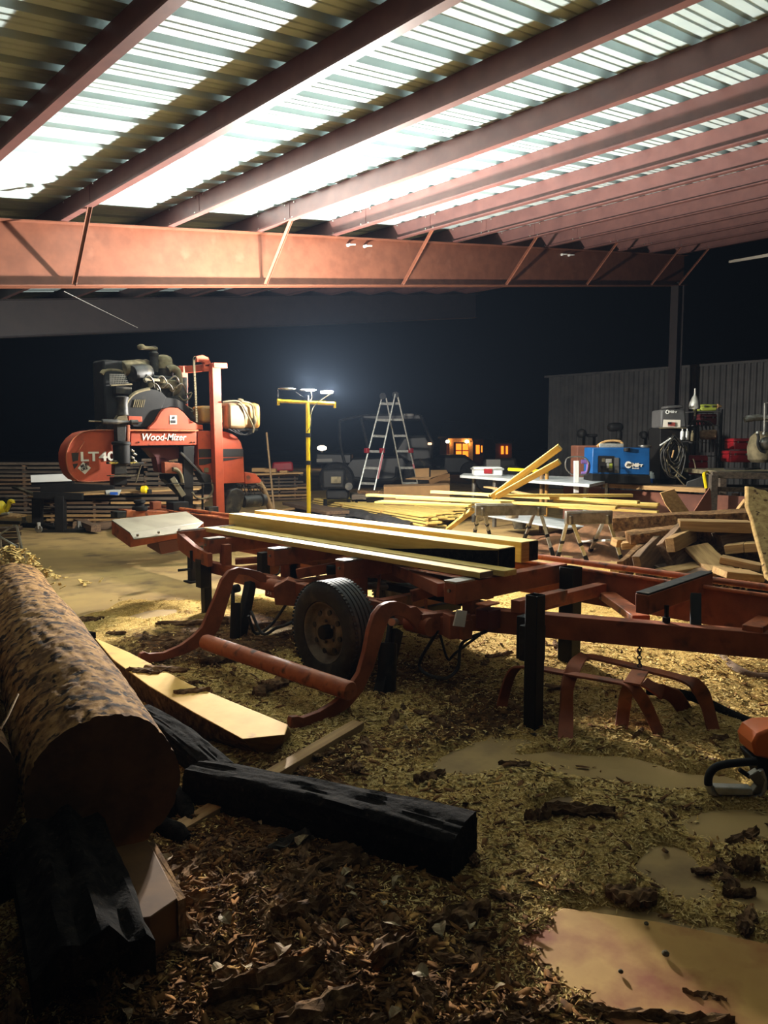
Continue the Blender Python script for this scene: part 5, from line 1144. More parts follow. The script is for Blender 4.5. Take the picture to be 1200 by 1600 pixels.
# right metal bench with grinder
rt_ = thing('steel_bench', 'rough grey wooden-legged bench with a black rim at the right edge', 'bench', PD(1150, 800, 12))
def top4(x, y, d): return S8(x, y, d)
zT = S8(760, 815, 12).z
pA, pB = S8(715, 812, 12), S8(1350, 812, 12); pA.z = pB.z = zT
MB().hexa([pA-UP*.07, pB-UP*.07, pB-UP*.07+FV*1.3, pA-UP*.07+FV*1.3, pA, pB, pB+FV*1.3, pA+FV*1.3]).build('bench_top', M['dusty'], rt_, bevel=.01)
MB().beam(pA-UP*.05-FV*.02, pB-UP*.05-FV*.02, .04, .09).build('black_rim', M['black'], rt_, bevel=.006)
MB().beam(S8(670, 850, 11.9), S8(1350, 868, 11.9), .08, .1).build('apron', M['greywood'], rt_, bevel=.005)
for (x, d, x2) in ((690, 11.9, 680), (770, 12.6, 765)):
    a = S8(x, 850, d); b = S8(x2, 1080, d); b = a+(b-a)*(a.z/(a.z-b.z)); MB().beam(a, b, .11, .11, FV).build('leg', M['greywood'], rt_, bevel=.005)
MB().beam(S8(715, 985, 12), S8(1350, 1000, 12), .06, .07).build('stretcher', M['greywood'], rt_, bevel=.004); MB().beam(S8(790, 955, 13), S8(1350, 960, 13), .05, .05).build('stretcher', M['black'], rt_, bevel=.004)
for i in range(5):
    a = S8(790+i*60, 790-(i % 2)*8, 12.5); a.z = zT+.015; o = MB().beam(a, a+RV*.25+FV*.1*(i-2), .05, .02).build('steel_offcut', M['black'], None, bevel=.003); tag(o, ['leftmost dark steel bar lying on the right bench', 'second dark steel bar from the left on the right bench', 'middle dark steel bar lying on the right bench', 'dark steel bar right of the middle one on the right bench', 'rightmost dark steel bar lying on the right bench'][i], 'metal bar', 'steel offcuts on the right bench')
gr = thing('bench_compressor', 'dusty round-bodied machine with hoses on the bench at the right edge', 'machine', S8(1140, 740, 12.6))
MB().lathe(S8(1130, 735, 12.9), UP, [(.14, 0), (.2, .05), (.22, .25), (.18, .42), (.1, .5), (.04, .52)], 24).build('tank', M['dusty'], gr)
MB().lathe(S8(1160, 560, 12.6), FV*-1, [(.05, 0), (.1, .02), (.11, .06), (.08, .1), (.02, .12)], 20).build('gauge_head', M['steel'], gr)
MB().tube([S8(*p_, 12.5) for p_ in ((1100, 460), (1110, 500), (1105, 560), (1130, 620), (1180, 640))], .025, 8, sub=4).build('hose', M['engine'], gr)
for (x, y) in ((1103, 462), (1160, 470)): c = S8(x, y, 12.5); MB().lathe(c, UP, [(.01, -.02), (.03, 0), (.02, .03)], 12).build('knob', M['alu'], gr)
MB().tube([S8(1165, 460, 12.7), S8(1168, 300, 12.7), S8(1170, 180, 12.7), S8(1200, 178, 12.7)], .012, 8).build('stand_pipe', M['alu'], gr)
for y in (320, 348): MB().cyl(S8(1160, y, 12.7), S8(1240, y-2, 12.7), .01, n=8).build('cross_rod', M['alu'], gr)
o = MB().tube([S8(980, 338, 15.5), S8(1010, 325, 15.5), S8(1090, 315, 15.5), S8(1240, 312, 15.5)], [.05, .07, .07, .07], 10, sub=0).build('wrapped_pipe', M['alu'], None); tag(o, 'pale wrapped pipe sticking in from the right edge above the crates', 'pipe')
ys2 = thing('steel_strap', 'bent yellow steel strap standing between the two benches', 'strap', S8(620, 970, 12.1))
MB().tube([S8(600, 835, 12.1), S8(605, 880, 12.1), S8(615, 930, 12.1), S8(622, 975, 12.1)], .03, 8, sub=3).build('upright', M['yellow'], ys2); MB().tube([S8(600, 838, 12.1), S8(630, 826, 12.3), S8(680, 828, 12.5)], .02, 8, sub=3).build('top_bar', M['yellow'], ys2)
o = MB().hexa([S8(430, 960, 12.6), S8(600, 975, 12.6), S8(600, 975, 12.9), S8(430, 960, 12.9), S8(440, 915, 12.6), S8(595, 865, 12.6), S8(595, 865, 12.9), S8(440, 915, 12.9)]).build('slanted_box', M['wallmetal'], None, bevel=.01); tag(o, 'dark slant-topped metal box at the end of the wooden bench', 'box')
# dark shapes on pegs behind welder
for i, (x, y, w_, h_) in enumerate(((35, 390, 60, 60), (100, 402, 55, 20), (245, 350, 95, 55), (262, 400, 40, 70), (420, 400, 40, 50), (480, 400, 50, 90))):
    d = 17.5; c = D4(x, y, d); o = MB().box(c, (w_/4*d/1200, .3, h_/4*d/1200), (RV, FV, UP)).build('shop_machine', M['black'], None, bevel=.12, seg=3); tag(o, ['dark rounded tool head farthest left before the corrugated wall', 'low dark bar right of the leftmost tool head before the wall', 'wide dark drill head before the wall above the welder', 'dark drill column under the wide drill head', 'small dark block before the wall above the welder right end', 'tall dark block right of the small one before the wall'][i], 'machine')
    b = MB().box((c.x, c.y, c.z/2), (.12, .12, c.z)).build('pedestal', M['black'], o)
o = MB().box(D4(65, 560, 15)-UP*(D4(65, 560, 15).z/2-.15), (.5, .5, D4(65, 560, 15).z+.3), (RV, FV, UP)).build('shop_bin', M['redply'], None, bevel=.02); tag(o, 'brown bin behind the left end of the welder', 'bin')

# ================================================================== CLAY HEAP / offcuts under the bench
# (soft red dirt in front of the bench)
hm = MB()
c0 = PZ(975, 850, 0); nxx = 46
for i in range(nxx):
    for j in range(nxx):
        u, v_ = i/(nxx-1)*2-1, j/(nxx-1)*2-1; x = c0.x+u*1.9; y = c0.y+v_*1.5; r = u*u+v_*v_
        hm.v.append(V((x, y, .62*math.exp(-r*2.2)+.10*(noise.noise((x*2, y*2, 3)))-.06+.03*noise.noise((x*9, y*9, 1)))))
for i in range(nxx-1):
    for j in range(nxx-1): a = i*nxx+j; hm.f.append([a, a+nxx, a+nxx+1, a+1]); hm.m.append(0)
o = hm.build('clay_heap', M['clay'], None, 60, recalc=False); tag(o, 'low heap of reddish dirt and dust between sawhorse and bench', 'dirt', kind='stuff')

# ================================================================== SLAB AND OFFCUT HEAP at right
cs = cf(960, 740, .2)
def Q(x, y, z): return PZ(*cs(x, y), z)
def QD(x, y, d): return PD(*cs(x, y), d)
slabs = [
 (QD(0, 385, 9.6), QD(1120, 335, 9.0), .5, .16, 'darkbark', 'long dark slab lying across the top of the offcut heap', .25, UP),
 (QD(105, 500, 9.0), QD(560, 445, 8.9), .4, .12, 'darkbark', 'dark waney slab under the long top slab, left side', .25, UP),
 (QD(500, 400, 8.6), QD(1060, 415, 8.4), .28, .12, 'tanwood', 'square-edged tan cant on top of the offcut heap', .02, UP),
 (QD(435, 560, 8.2), QD(610, 475, 8.6), .16, .1, 'tanwood', 'short tan block sloping below the big cant', .04, FV),
 (QD(190, 770, 7.9), QD(420, 520, 9.2), .34, .08, 'oldwood', 'broad brown slab leaning at the left of the heap', .15, FV),
 (QD(60, 760, 8.1), QD(300, 540, 9.2), .2, .08, 'darkbark', 'dark slab leaning left of the broad brown one', .2, FV),
 (QD(10, 750, 8.4), QD(215, 640, 9.0), .14, .06, 'tanwood', 'thin light offcut at the foot of the heap, leftmost', .05, UP),
 (QD(380, 790, 8.0), QD(690, 735, 8.2), .25, .1, 'tanwood', 'tan offcut low in the middle of the heap', .12, UP),
 (QD(560, 830, 7.9), QD(740, 770, 8.0), .3, .12, 'oldwood', 'brown block low in the heap right of the tan offcut', .2, UP),
 (QD(640, 570, 8.4), QD(850, 780, 7.8), .26, .05, 'tanwood', 'tan plank sliding down the middle of the heap', .08, FV),
 (QD(820, 770, 7.6), QD(1115, 800, 7.6), .34, .07, 'tanwood', 'light flat plank with rounded end at the heap foot', .1, UP),
 (QD(830, 665, 8.0), QD(1150, 735, 7.8), .2, .07, 'tanwood', 'tan strip resting above the light flat plank', .05, UP),
 (QD(870, 590, 8.3), QD(1020, 575, 8.2), .2, .1, 'tanwood', 'short light block end in the right of the heap', .03, UP),
 (QD(1020, 575, 8.2), QD(1180, 565, 8.1), .2, .1, 'tanwood', 'second short light block right beside the first', .03, UP),
 (QD(800, 520, 8.5), QD(1040, 470, 8.5), .25, .13, 'oldwood', 'round-cornered brown slab in the right of the heap', .15, UP),
 (QD(430, 700, 8.3), QD(620, 520, 8.6), .5, .1, 'oldwood', 'wide dark board standing in the shadowed middle of the heap', .1, FV),
 (QD(650, 640, 8.8), QD(1150, 650, 8.5), .5, .3, 'darkbark', 'dark thick slab deep inside the right of the heap', .2, UP),
 (QD(560, 500, 8.9), QD(1150, 500, 8.8), .5, .22, 'darkbark', 'dark thick slab under the tan cant', .2, UP),
 (QD(300, 790, 8.3), QD(1150, 860, 8.3), .7, .2, 'oldwood', 'big brown slab at the very bottom of the heap', .2, UP),
 (QD(60, 560, 9.3), QD(240, 545, 9.2), .25, .08, 'tanwood', 'light board end poking out of the heap near the sawhorse', .05, UP),
 (QD(40, 520, 9.6), QD(90, 545, 9.5), .3, .1, 'tanwood', 'small light block beside the right sawhorse leg', .05, UP),
 (QD(780, 560, 10.2), QD(1040, 215, 10.0), .1, .07, 'tanwood', 'slim tan stick sloping up under the right bench', .02, FV),
 (QD(740, 850, 7.8), QD(810, 760, 7.9), .1, .07, 'darkbark', 'short dark stick above the chip pile', .2, FV),
]
for a, b, w_, th, mt, lab, ro, up in slabs:
    o = board('offcut', a, b, w_, th, M[mt], None, up, rough=ro, bev=.006); tag(o, lab, 'offcut', 'offcuts in the heap')
def sheet(nm, pts, ext, mt, lab, cat='board', bev=.003):
    o = MB().prism(pts, ext).build(nm, M[mt], None, 20, bev); return tag(o, lab, cat)
sheet('waste_board', [QD(*p, 10) for p in ((360, 150), (470, 120), (495, 165), (585, 295), (600, 560), (480, 560), (445, 300), (400, 240))], FV*.03, 'tanwood', 'light board standing upright behind the heap, left of the V gap')
sheet('waste_board', [QD(*p, 10) for p in ((745, 110), (755, 135), (770, 560), (600, 560), (620, 302), (640, 270), (700, 175))], FV*.03, 'redply', 'reddish board standing behind the heap, right of the V gap')
pts = [(1040, 100), (1090, 105), (1130, 125), (1180, 130), (1300, 200), (1420, 700), (1300, 900), (1200, 830), (1170, 700), (1130, 560), (1105, 470), (1075, 350), (1040, 260)]
P_ = [PD(*cs(*p), 7.2-(p[1]-100)/800*1.2) for p in pts]
sheet('bark_slab', P_, FV*.07, 'pale_bark', 'tall pale barked slab leaning upright at the right edge', 'slab', .01)
chp = MB(); c0 = PZ(1142, 922, .05)
for i in range(420):
    a, r = random.uniform(0, 6.28), abs(random.gauss(0, .17)); p = c0+RV*r*math.cos(a)*1.3+FV*r*math.sin(a); p.z = .08+.2*math.exp(-(r/.2)**2)*random.uniform(.6, 1.1)
    d = V((random.uniform(-1, 1), random.uniform(-1, 1), random.uniform(-.6, .6))).normalized(); chp.box(p, (.05, .022, .008), tuple(frame(d).transposed()))
o = chp.build('chip_pile', M['straw'], None); tag(o, 'little pile of pale wood chips behind the red main rail', 'wood chips', kind='stuff')

# ================================================================== LOGS, FOREGROUND LEFT
def log(name, A, Bp, r0, r1, label, mt='bark', nu=150, nl=260, rough=.006, seed=0, cat='log', flat=None, endmat='endgrain', parts=True):
    A, Bp = V(A), V(Bp); R = frame(Bp-A); L = (Bp-A).length; d, s, u = R.col[0].copy(), R.col[1].copy(), R.col[2].copy()
    co = []; 
    for i in range(nl):
        t = i/(nl-1); r = r0+(r1-r0)*t; bend = .02*math.sin(t*5+seed)
        for k in range(nu):
            th = 2*math.pi*k/nu; cx, sx = math.cos(th), math.sin(th)
            n1 = noise.noise((t*L*5+seed, cx*r*22, sx*r*22)); n2 = noise.noise((t*L*1.1, cx*1.2+seed, sx*1.2)); n3 = noise.noise((t*L*26, cx*r*55, sx*r*55+seed))
            pit = -rough*1.1 if n1+n3*.5 > .22 else 0
            rr = r*(1+.05*n2)+rough*.7*n3+pit
            co.append(((t-.5)*L, cx*rr, sx*rr+bend))
    fs = []
    for i in range(nl-1):
        for k in range(nu):
            k2 = (k+1) % nu; fs.append((i*nu+k, i*nu+k2, (i+1)*nu+k2, (i+1)*nu+k))
    me = bpy.data.meshes.new(name); me.from_pydata(co, [], fs); me.materials.append(M[mt])
    me.polygons.foreach_set('use_smooth', [True]*len(me.polygons)); me.set_sharp_from_angle(angle=math.radians(50))
    o = bpy.data.objects.new(name, me); COL.objects.link(o); mid = (A+Bp)/2; o.location = mid; o.rotation_euler = R.to_euler(); WL[o.name] = mid; tag(o, label, cat)
    # sawn ends
    for e, rr, i0 in ((-.5, r0, 0), (.5, r1, (nl-1)*nu)):
        cen = (e*L, 0, 0); ring = [co[i0+k] for k in range(nu)]
        m2 = bpy.data.meshes.new('cut_end'); vs = [cen]+[(p[0]+(.0 if e < 0 else -.0), p[1], p[2]) for p in ring]
        m2.from_pydata(vs, [], [(0, 1+k, 1+(k+1) % nu) if e > 0 else (0, 1+(k+1) % nu, 1+k) for k in range(nu)]); m2.materials.append(M[endmat])
        c = bpy.data.objects.new('cut_end', m2); COL.objects.link(c); c.parent = o
    return o
log('big_log', PZ(166, 1230, .40), PZ(22, 925, .40), .262, .26, 'big pale-barked log in the left foreground with its dark sawn end facing us')
log('dark_log', PZ(-95, 1250, .40), PZ(-130, 900, .40), .25, .23, 'shadowed log lying behind the big log at the left edge', nu=60, nl=90, seed=3, mt='darkbark')
log('lower_log', V((.18, 1.62, .2)), V((.62, 3.4, .2)), .19, .2, 'brown log end low in the bottom left corner', nu=60, nl=90, seed=5, mt='endgrain', rough=.006)

# half-sawn dark slab and brown block under the big log
sl = MB(); a0, a1 = PZ(150, 1490, .30), PZ(90, 1290, .34); n = 40; m_ = 14
w0 = (PZ(255, 1475, .24)-PZ(70, 1530, .24)); 
for i in range(n):
    t = i/(n-1); c = a0.lerp(a1, t)
    for j in range(m_):
        s = j/(m_-1)*2-1; ridge = .02*math.sin(s*9+1.5*noise.noise((t*3, s, 0)))+.012*noise.noise((t*8, s*6, 2)); e = .03*noise.noise((s*4, 5, 1)) if i == 0 else 0
        sl.v.append(c+w0*(s*.5)+V((0, 0, .07*(1-s*s)+ridge-.02))+(a1-a0).normalized()*e)
N_ = n*m_
sl.v += [v-V((0, 0, .1)) for v in sl.v]
for i in range(n-1):
    for j in range(m_-1): a = i*m_+j; sl.f += [[a, a+m_, a+m_+1, a+1], [N_+a, N_+a+1, N_+a+m_+1, N_+a+m_]]
for j in range(m_-1):
    for i in (0, n-1): a = i*m_+j; sl.f.append([a, a+1, N_+a+1, N_+a])
for i in range(n-1):
    for j in (0, m_-1): a = i*m_+j; sl.f.append([a, a+m_, N_+a+m_, N_+a])
sl.m = [0]*len(sl.f); o = sl.build('ridged_slab', M['char'], None, 60); tag(o, 'grey-black ridged slab jutting out under the big log, bottom left', 'slab')
z = .2; pts = [PZ(235, 1433, z), PZ(278, 1403, z), PZ(232, 1312, z), PZ(150, 1330, z), PZ(170, 1440, z)]
o = MB().prism([p+V((0, 0, -.14)) for p in pts], (0, 0, .14)).build('sawn_block', M['block_brown'], None, bevel=.004); tag(o, 'brown sawn block sticking out under the big log', 'block')
z = .21; pts = [PZ(278, 1403, z), PZ(290, 1398, z-.02), PZ(262, 1345, z), PZ(240, 1308, z), PZ(232, 1312, z)]
MB().prism([p+V((0, 0, -.13)) for p in pts], (0, 0, .12)).build('bark_edge', M['darkbark'], o)
# bearer under slab so it rests
o = board('bearer', V((.55, 2.75, .07)), V((1.45, 2.95, .07)), .14, .14, M['char'], None); tag(o, 'dark bearer beam under the big log', 'beam')
o = board('bearer', V((1.3, 5.6, .07)), V((2.3, 5.9, .07)), .14, .14, M['char'], None); tag(o, 'dark bearer beam under the far end of the big log', 'beam')

# live-edge slab
ts = [(147, 996), (200, 1018), (300, 1070), (450, 1132), (446, 1148), (378, 1155), (300, 1112), (232, 1072), (175, 1030)]
zt2 = .17; top = [PZ(*p, zt2) for p in ts]; cen = sum(top, V())/len(top)
low = [p+(p-cen).normalized()*(-.03)+V((0, 0, -.16)) for p in top]
low[4] = PZ(440, 1170, .01); low[5] = PZ(415, 1186, .01); low[3] = PZ(458, 1150, .01)
n = len(top); m = MB(); m.add(top+low, [list(range(n))], 0)
for i in range(n): j = (i+1) % n; m.f.append([i, j, n+j, n+i]); m.m.append(1 if i in (5, 6, 7, 8, 0, 1, 2) else 2)
m.f.append([n+i for i in range(n)][::-1]); m.m.append(1)
mat('slabtop', s2l(238, 190, 92), s2l(220, 164, 68), rough=.8, scale=3.2, bump=.06, detail=7, c3=s2l(176, 124, 60), s3=6, lo3=.62, hi3=.75)
o = m.build('live_edge_slab', [M['slabtop'], M['darkbark'], M['pine_side']], None, 30, .006); tag(o, 'wide yellow live-edge slab with dark bark edge beside the big log', 'slab')

# charred beam
def charbeam(A, Bp, w0_, w1_, h0, h1, label, name='charred_beam', seed=1, nl=120):
    A, Bp = V(A), V(Bp); R = frame(Bp-A); L = (Bp-A).length; nu = 56; co = []
    for i in range(nl):
        t = i/(nl-1); w_, h_ = w0_+(w1_-w0_)*t, h0+(h1-h0)*t
        for k in range(nu):
            th = 2*math.pi*k/nu; c, s = math.cos(th), math.sin(th); q_ = (abs(c)**5+abs(s)**5)**(-1/5); c *= q_; s *= q_
            f = 1+.10*noise.noise((t*L*2+seed, c*1.2, s*1.2))+.05*noise.noise((t*L*5, c*5, s*5+seed)); g = .008*noise.noise((t*L*4, c*9+seed, s*9))-.012*max(0, noise.noise((t*L*2.2, c*14, s*14+seed))-.1)
            co.append(((t-.5)*L, c*(w_/2*f+g), s*(h_/2*f+g)+.02*math.sin(t*3.1)))
    fs = [(i*nu+k, i*nu+(k+1) % nu, (i+1)*nu+(k+1) % nu, (i+1)*nu+k) for i in range(nl-1) for k in range(nu)]+[tuple(range(nu))[::-1], tuple((nl-1)*nu+k for k in range(nu))]
    me = bpy.data.meshes.new(name); me.from_pydata(co, [], fs); me.materials.append(M['char']); me.polygons.foreach_set('use_smooth', [True]*len(me.polygons)); me.set_sharp_from_angle(angle=math.radians(40))
    o = bpy.data.objects.new(name, me); COL.objects.link(o); o.location = (A+Bp)/2; o.rotation_euler = R.to_euler(); return tag(o, label, 'beam')
charbeam(PZ(305, 1222, .10), PZ(726, 1332, .11), .16, .25, .17, .22, 'charred black rough beam lying across the litter in the foreground', nl=170)
charbeam(PZ(222, 1120, .1), PZ(345, 1213, .11), .12, .14, .12, .12, 'shorter blackened branch between the big log and the charred beam', 'charred_branch', 4, 60)
o = board('pale_batten', PZ(280, 1300, .04), PZ(560, 1134, .05), .075, .055, M['tanwood'], None, bow=.0); tag(o, 'pale square batten lying under the charred beam', 'batten')
for (a, b, r, lab) in (((262, 1225, .05), (300, 1290, .04), .035, 'knotty dark stick between the big log and the pale batten'), ((250, 1290, .05), (290, 1315, .04), .04, 'stubby dark stick end beside the big log end')):
    o = MB().tube([PZ(*a), PZ((a[0]+b[0])/2+6, (a[1]+b[1])/2, .06), PZ(*b)], [r, r*1.1, r*.8], 12).build('dark_stick', M['char'], None, 60); tag(o, lab, 'stick')
o = MB().tube(smooth([PZ(1010, 1078, .1), PZ(1080, 1088, .1), PZ(1150, 1120, .05), PZ(1230, 1150, .05)], 4), .03, 8).build('dark_pole', M['char'], None, 60); tag(o, 'thin dark pole lying on the sawdust at the right', 'pole')
o = MB().tube(smooth([PZ(1125, 1030, .1), PZ(1150, 1050, .1), PZ(1180, 1062, .08), PZ(1230, 1062, .08)], 4), .05, 8).build('half_buried_log', M['oldwood'], None, 60); tag(o, 'half-buried thin log under the drawbar at the right edge', 'log')
# little twigs on the big log, left dark
o = MB().tube([PZ(0, 1140, .7), PZ(12, 1120, .72), PZ(28, 1085, .75)], .004, 6).build('thin_twig', M['tanwood'], None); tag(o, 'thin pale twig sticking up behind the big log', 'twig')

# tan sheet in the lower right
mat('tansheet', s2l(212, 162, 80), s2l(188, 138, 66), rough=.75, scale=2.5, bump=.06, c3=s2l(150, 78, 28), s3=3.2, lo3=.5, hi3=.66, detail=8)
z = .03; pts = [PZ(788, 1470, z), PZ(880, 1418, z), PZ(1030, 1440, z), PZ(1330, 1500, z), PZ(1400, 1800, z), PZ(1085, 1700, z), PZ(932, 1574, z)]
o = MB().prism([p+V((0, 0, -.02)) for p in pts], (0, 0, .02)).build('tan_sheet', M['tansheet'], None, bevel=.004); tag(o, 'flat tan sheet with red clay stains on the floor, lower right', 'sheet')
for (px, py, r, lb) in ((1040, 1490, .012, 'largest pebble lying on the tan sheet'), (970, 1518, .008, 'small pebble nearest the left edge of the tan sheet'), (1010, 1443, .008, 'small pebble at the top edge of the tan sheet')):
    p = PZ(px, py, .035+r*.6); o = MB().lathe(p, UP, [(.001, -r*.8), (r*.9, -r*.3), (r, r*.2), (r*.4, r*.8), (.001, r*.85)], 10).build('pebble', M['dusty'], None); tag(o, lb, 'pebble', 'pebbles on the tan sheet')

# ================================================================== CHAINSAW at the right edge
cw = thing('chainsaw', 'orange chainsaw with a silver and black rear handle at the right edge', 'chainsaw', PZ(1190, 1245, 0))
def K(x, y, d=3.34): return PD(x, y, d)
m = MB(); pts = [(1176, 1162), (1184, 1147), (1200, 1140), (1290, 1135), (1300, 1190), (1200, 1187), (1180, 1182)]
m.prism([K(*p) for p in pts], FV*.16); m.build('top_cover', M['saw_orange'], cw, bevel=.012)
m = MB(); m.prism([K(*p, 3.36) for p in ((1176, 1184), (1300, 1190), (1300, 1248), (1204, 1248), (1192, 1215))], FV*.15); m.build('engine_housing', M['black'], cw, bevel=.012)
lp_ = smooth([K(*p, 3.33) for p in ((1182, 1190), (1150, 1192), (1122, 1197), (1109, 1209), (1107, 1226), (1114, 1240), (1135, 1246), (1172, 1247), (1190, 1238), (1194, 1222), (1188, 1203))], 4)
MB().tube(lp_[:17], .018, 10).build('rear_handle', M['black'], cw, 60); MB().tube(lp_[14:], .014, 10).build('handle_guard', M['alu'], cw, 60)
MB().prism([K(*p, 3.30) for p in ((1116, 1230), (1176, 1232), (1178, 1244), (1122, 1243))], FV*.05).build('guard_plate', M['alu'], cw, bevel=.006)
MB().prism([K(*p, 3.31) for p in ((1170, 1214), (1186, 1204), (1196, 1220), (1190, 1240), (1172, 1243), (1184, 1228))], FV*.04).build('guard_web', M['sheet'], cw, bevel=.005)
MB().beam(K(1155, 1202, 3.33), K(1172, 1214, 3.33), .02, .02).build('trigger', M['black'], cw, bevel=.004)
o = MB().tube([PZ(1102, 1196, .02), PZ(1118, 1190, .03), PZ(1130, 1192, .02)], .02, 8).build('wood_stub', M['redply'], None); tag(o, 'reddish stub lying left of the chainsaw handle', 'stub')

# ================================================================== REAR LEFT: lumber stacks, carts
def stack(label, xl, xr, ybase, ytop, depth, n, mts, th=.038, gap=.028, rows=2, skew=0, seed=1):
    r = random.Random(seed); zb0 = 0.0
    t = thing('lumber_stack', label, 'lumber', PD((xl+xr)/2, ybase, depth), 'air-drying lumber stacks at the back')
    L, Rr = PD(xl, 700, depth), PD(xr, 700, depth+skew); zt = PD(xl, ytop, depth).z; h = zt/n
    d = (Rr-L).xy.to_3d().normalized()
    for i in range(n):
        z = (i+.62)*h; 
        for k in range(rows):
            cut = r.uniform(.35, .65); a = V((L.x, L.y, z))+FV*.3*k+d*r.uniform(-.25, .15); b = V((Rr.x, Rr.y, z))+FV*.3*k+d*r.uniform(-.2, .25)
            if i % 3 == 2 and k == 0:
                mid = a.lerp(b, cut); board('board', a, mid-d*.02, .27, h*.6, M[r.choice(mts)], t, rough=.15); board('board', mid+d*.03, b, .25, h*.55, M[r.choice(mts)], t, rough=.15)
            else: board('board', a, b, .27, h*r.uniform(.5, .64), M[r.choice(mts)], t, rough=.15)
        if i < n-1:
            for s in (.08, .36, .64, .92): p = V((L.x, L.y, 0)).lerp(V((Rr.x, Rr.y, 0)), s); p.z = (i+1.1)*h; board('sticker', p-FV*.14, p+FV*.5, .04, h*.3, M['oldwood'], t)
    return t
G1 = ['greywood', 'oldwood', 'greywood']; G2 = ['oldwood', 'tanwood', 'greywood']
stack('tall grey-brown stickered lumber stack at the far left', -60, 215, 835, 722, 17.0, 13, G1, seed=2)
stack('tall lumber stack behind the middle of the saw head', 222, 300, 835, 716, 17.2, 12, G1, seed=3)
s2_ = stack('lower lumber stack with pale boards between cart and log table', 62, 300, 826, 776, 14.6, 7, G2, seed=4, rows=3)
pw = PD(58, 776, 14.4); o = board('plank_top', PD(55, 774, 14.5), PD(315, 762, 14.9), .9, .03, M['tanwood'], None); tag(o, 'wide pale plank laid on top of the lower lumber stack', 'plank')
stack('stack of rough boards on a pallet right of the saw head', 378, 468, 800, 742, 20.5, 8, G2, seed=6, skew=.6)
o = board('plank_top', PD(372, 741, 20.3), PD(466, 738, 20.9), 1.0, .04, M['tanwood'], None); tag(o, 'pallet deck lying on top of the stack right of the saw head', 'pallet')
for i, (x0, x1, y) in enumerate(((395, 415, 734), (415, 432, 735), (438, 450, 738))): o = board('wood_block', PD(x0, y, 20.5), PD(x1, y, 20.5), .3, .1, M['tanwood'], None); tag(o, ['longest wood block on the pallet deck, nearest the saw head', 'middle wood block on the pallet deck by the pale stick', 'shortest wood block on the pallet deck, beside the red box'][i], 'block', 'wood blocks on the pallet deck')
o = MB().hexa([PD(424, 737, 20.6), PD(459, 736, 20.6), PD(459, 736, 21), PD(424, 737, 21), PD(426, 722, 20.6), PD(457, 721, 20.6), PD(457, 721, 21), PD(426, 722, 21)]).build('red_box', M['crimson'], None, bevel=.05); tag(o, 'red box on top of the rear lumber stack beside the light pole', 'box')
o = MB().cyl(PD(416.5, 676, 17), V(PD(429, 775, 16.4).xy.to_3d()), .022, n=8).build('broom_stick', M['tan_plastic'], None); tag(o, 'long pale stick leaning on the stack right of the saw head', 'stick')
o = board('ground_block', PZ(193, 817, .1), PZ(201, 832, .1), .14, .2, M['tanwood'], None); tag(o, 'light block end standing on the floor beside the roller cart', 'block')
for i, (a, b) in enumerate((((112, 812), (150, 826)), ((150, 822), (195, 818)), ((120, 822), (142, 812)))): o = board('firewood_piece', PZ(*a, .08), PZ(*b, .1), .16, .12, M['oldwood'], None, rough=.3); tag(o, ['split firewood piece nearest the cart leg on the floor', 'split firewood piece beside the upright light block', 'split firewood piece behind the nearest one, by the cart'][i], 'firewood', 'firewood behind the cart')
# items on the lower stack
t = thing('parts_tub', 'clear plastic tub on the pale plank under the saw head', 'tub', PD(176, 770, 14.2))
MB().hexa([PD(166, 774, 14.2), PD(186, 774, 14.2), PD(186, 774, 14.5), PD(166, 774, 14.5), PD(164, 765, 14.2), PD(190, 765, 14.2), PD(190, 765, 14.5), PD(164, 765, 14.5)]).build('tub_body', M['clearplastic'], t, bevel=.01); MB().box(PD(178, 771, 14.15), (.14, .02, .05), (RV, FV, UP)).build('screws_label', M['bluelabel'], t)
t = thing('cordless_drill', 'yellow and black cordless tool standing on the pale plank', 'power tool', PD(226, 770, 14.2))
MB().lathe(PD(220, 765, 14.2), RV, [(.04, 0), (.07, .02), (.075, .1), (.05, .13)], 16).build('motor_body', M['yellow'], t); MB().beam(PD(226, 760, 14.2), PD(226, 771, 14.2), .06, .05, FV).build('grip', M['yellow'], t, bevel=.01); MB().beam(PD(213, 762, 14.2), PD(219, 764, 14.2), .07, .07).build('guard', M['black'], t, bevel=.01); MB().box(PD(233, 768, 14.2), (.08, .08, .08)).build('battery', M['black'], t, bevel=.01)
# roller cart
c5l = cf(0, 700, .21667); CD = 13.6
def L5(x, y, d=CD): return PD(*c5l(x, y), d)
ctt = thing('infeed_cart', 'black steel stand on casters with a long white-topped beam at the left', 'stand', PZ(95, 836, 0))
def cb5(name, a, b, w_, h_, mt='black', up=UP): return MB().beam(a, b, w_, h_, up).build(name, M[mt], ctt, bevel=.006)
cb5('top_beam', L5(232, 245, 14.6), L5(530, 235, 14.6), .1, .2); o = cb5('white_top', L5(230, 221, 14.5), L5(520, 211, 14.6), .16, .14, 'white')
MB().prism([L5(288, 262), L5(560, 256), L5(820, 272), L5(820, 300), L5(560, 318), L5(290, 325)], FV*.06).build('front_beam', M['black'], ctt, bevel=.006)
cb5('top_rail', L5(245, 340), L5(600, 350), .07, .12); cb5('end_rail', L5(100, 283, 15), L5(250, 335), .08, .04, 'dusty')
cb5('leg', L5(270, 330, 14.2), L5(272, 545, 14.2), .16, .14, 'black', FV); cb5('leg', L5(436, 345, 13.6), L5(440, 600, 13.6), .16, .14, 'black', FV)
cb5('base_bar', L5(275, 612), L5(612, 600), .12, .1); cb5('base_bar', L5(160, 558, 14.4), L5(400, 560, 14.2), .12, .09); cb5('base_link', L5(300, 555, 14.2), L5(430, 590, 13.7), .1, .06)
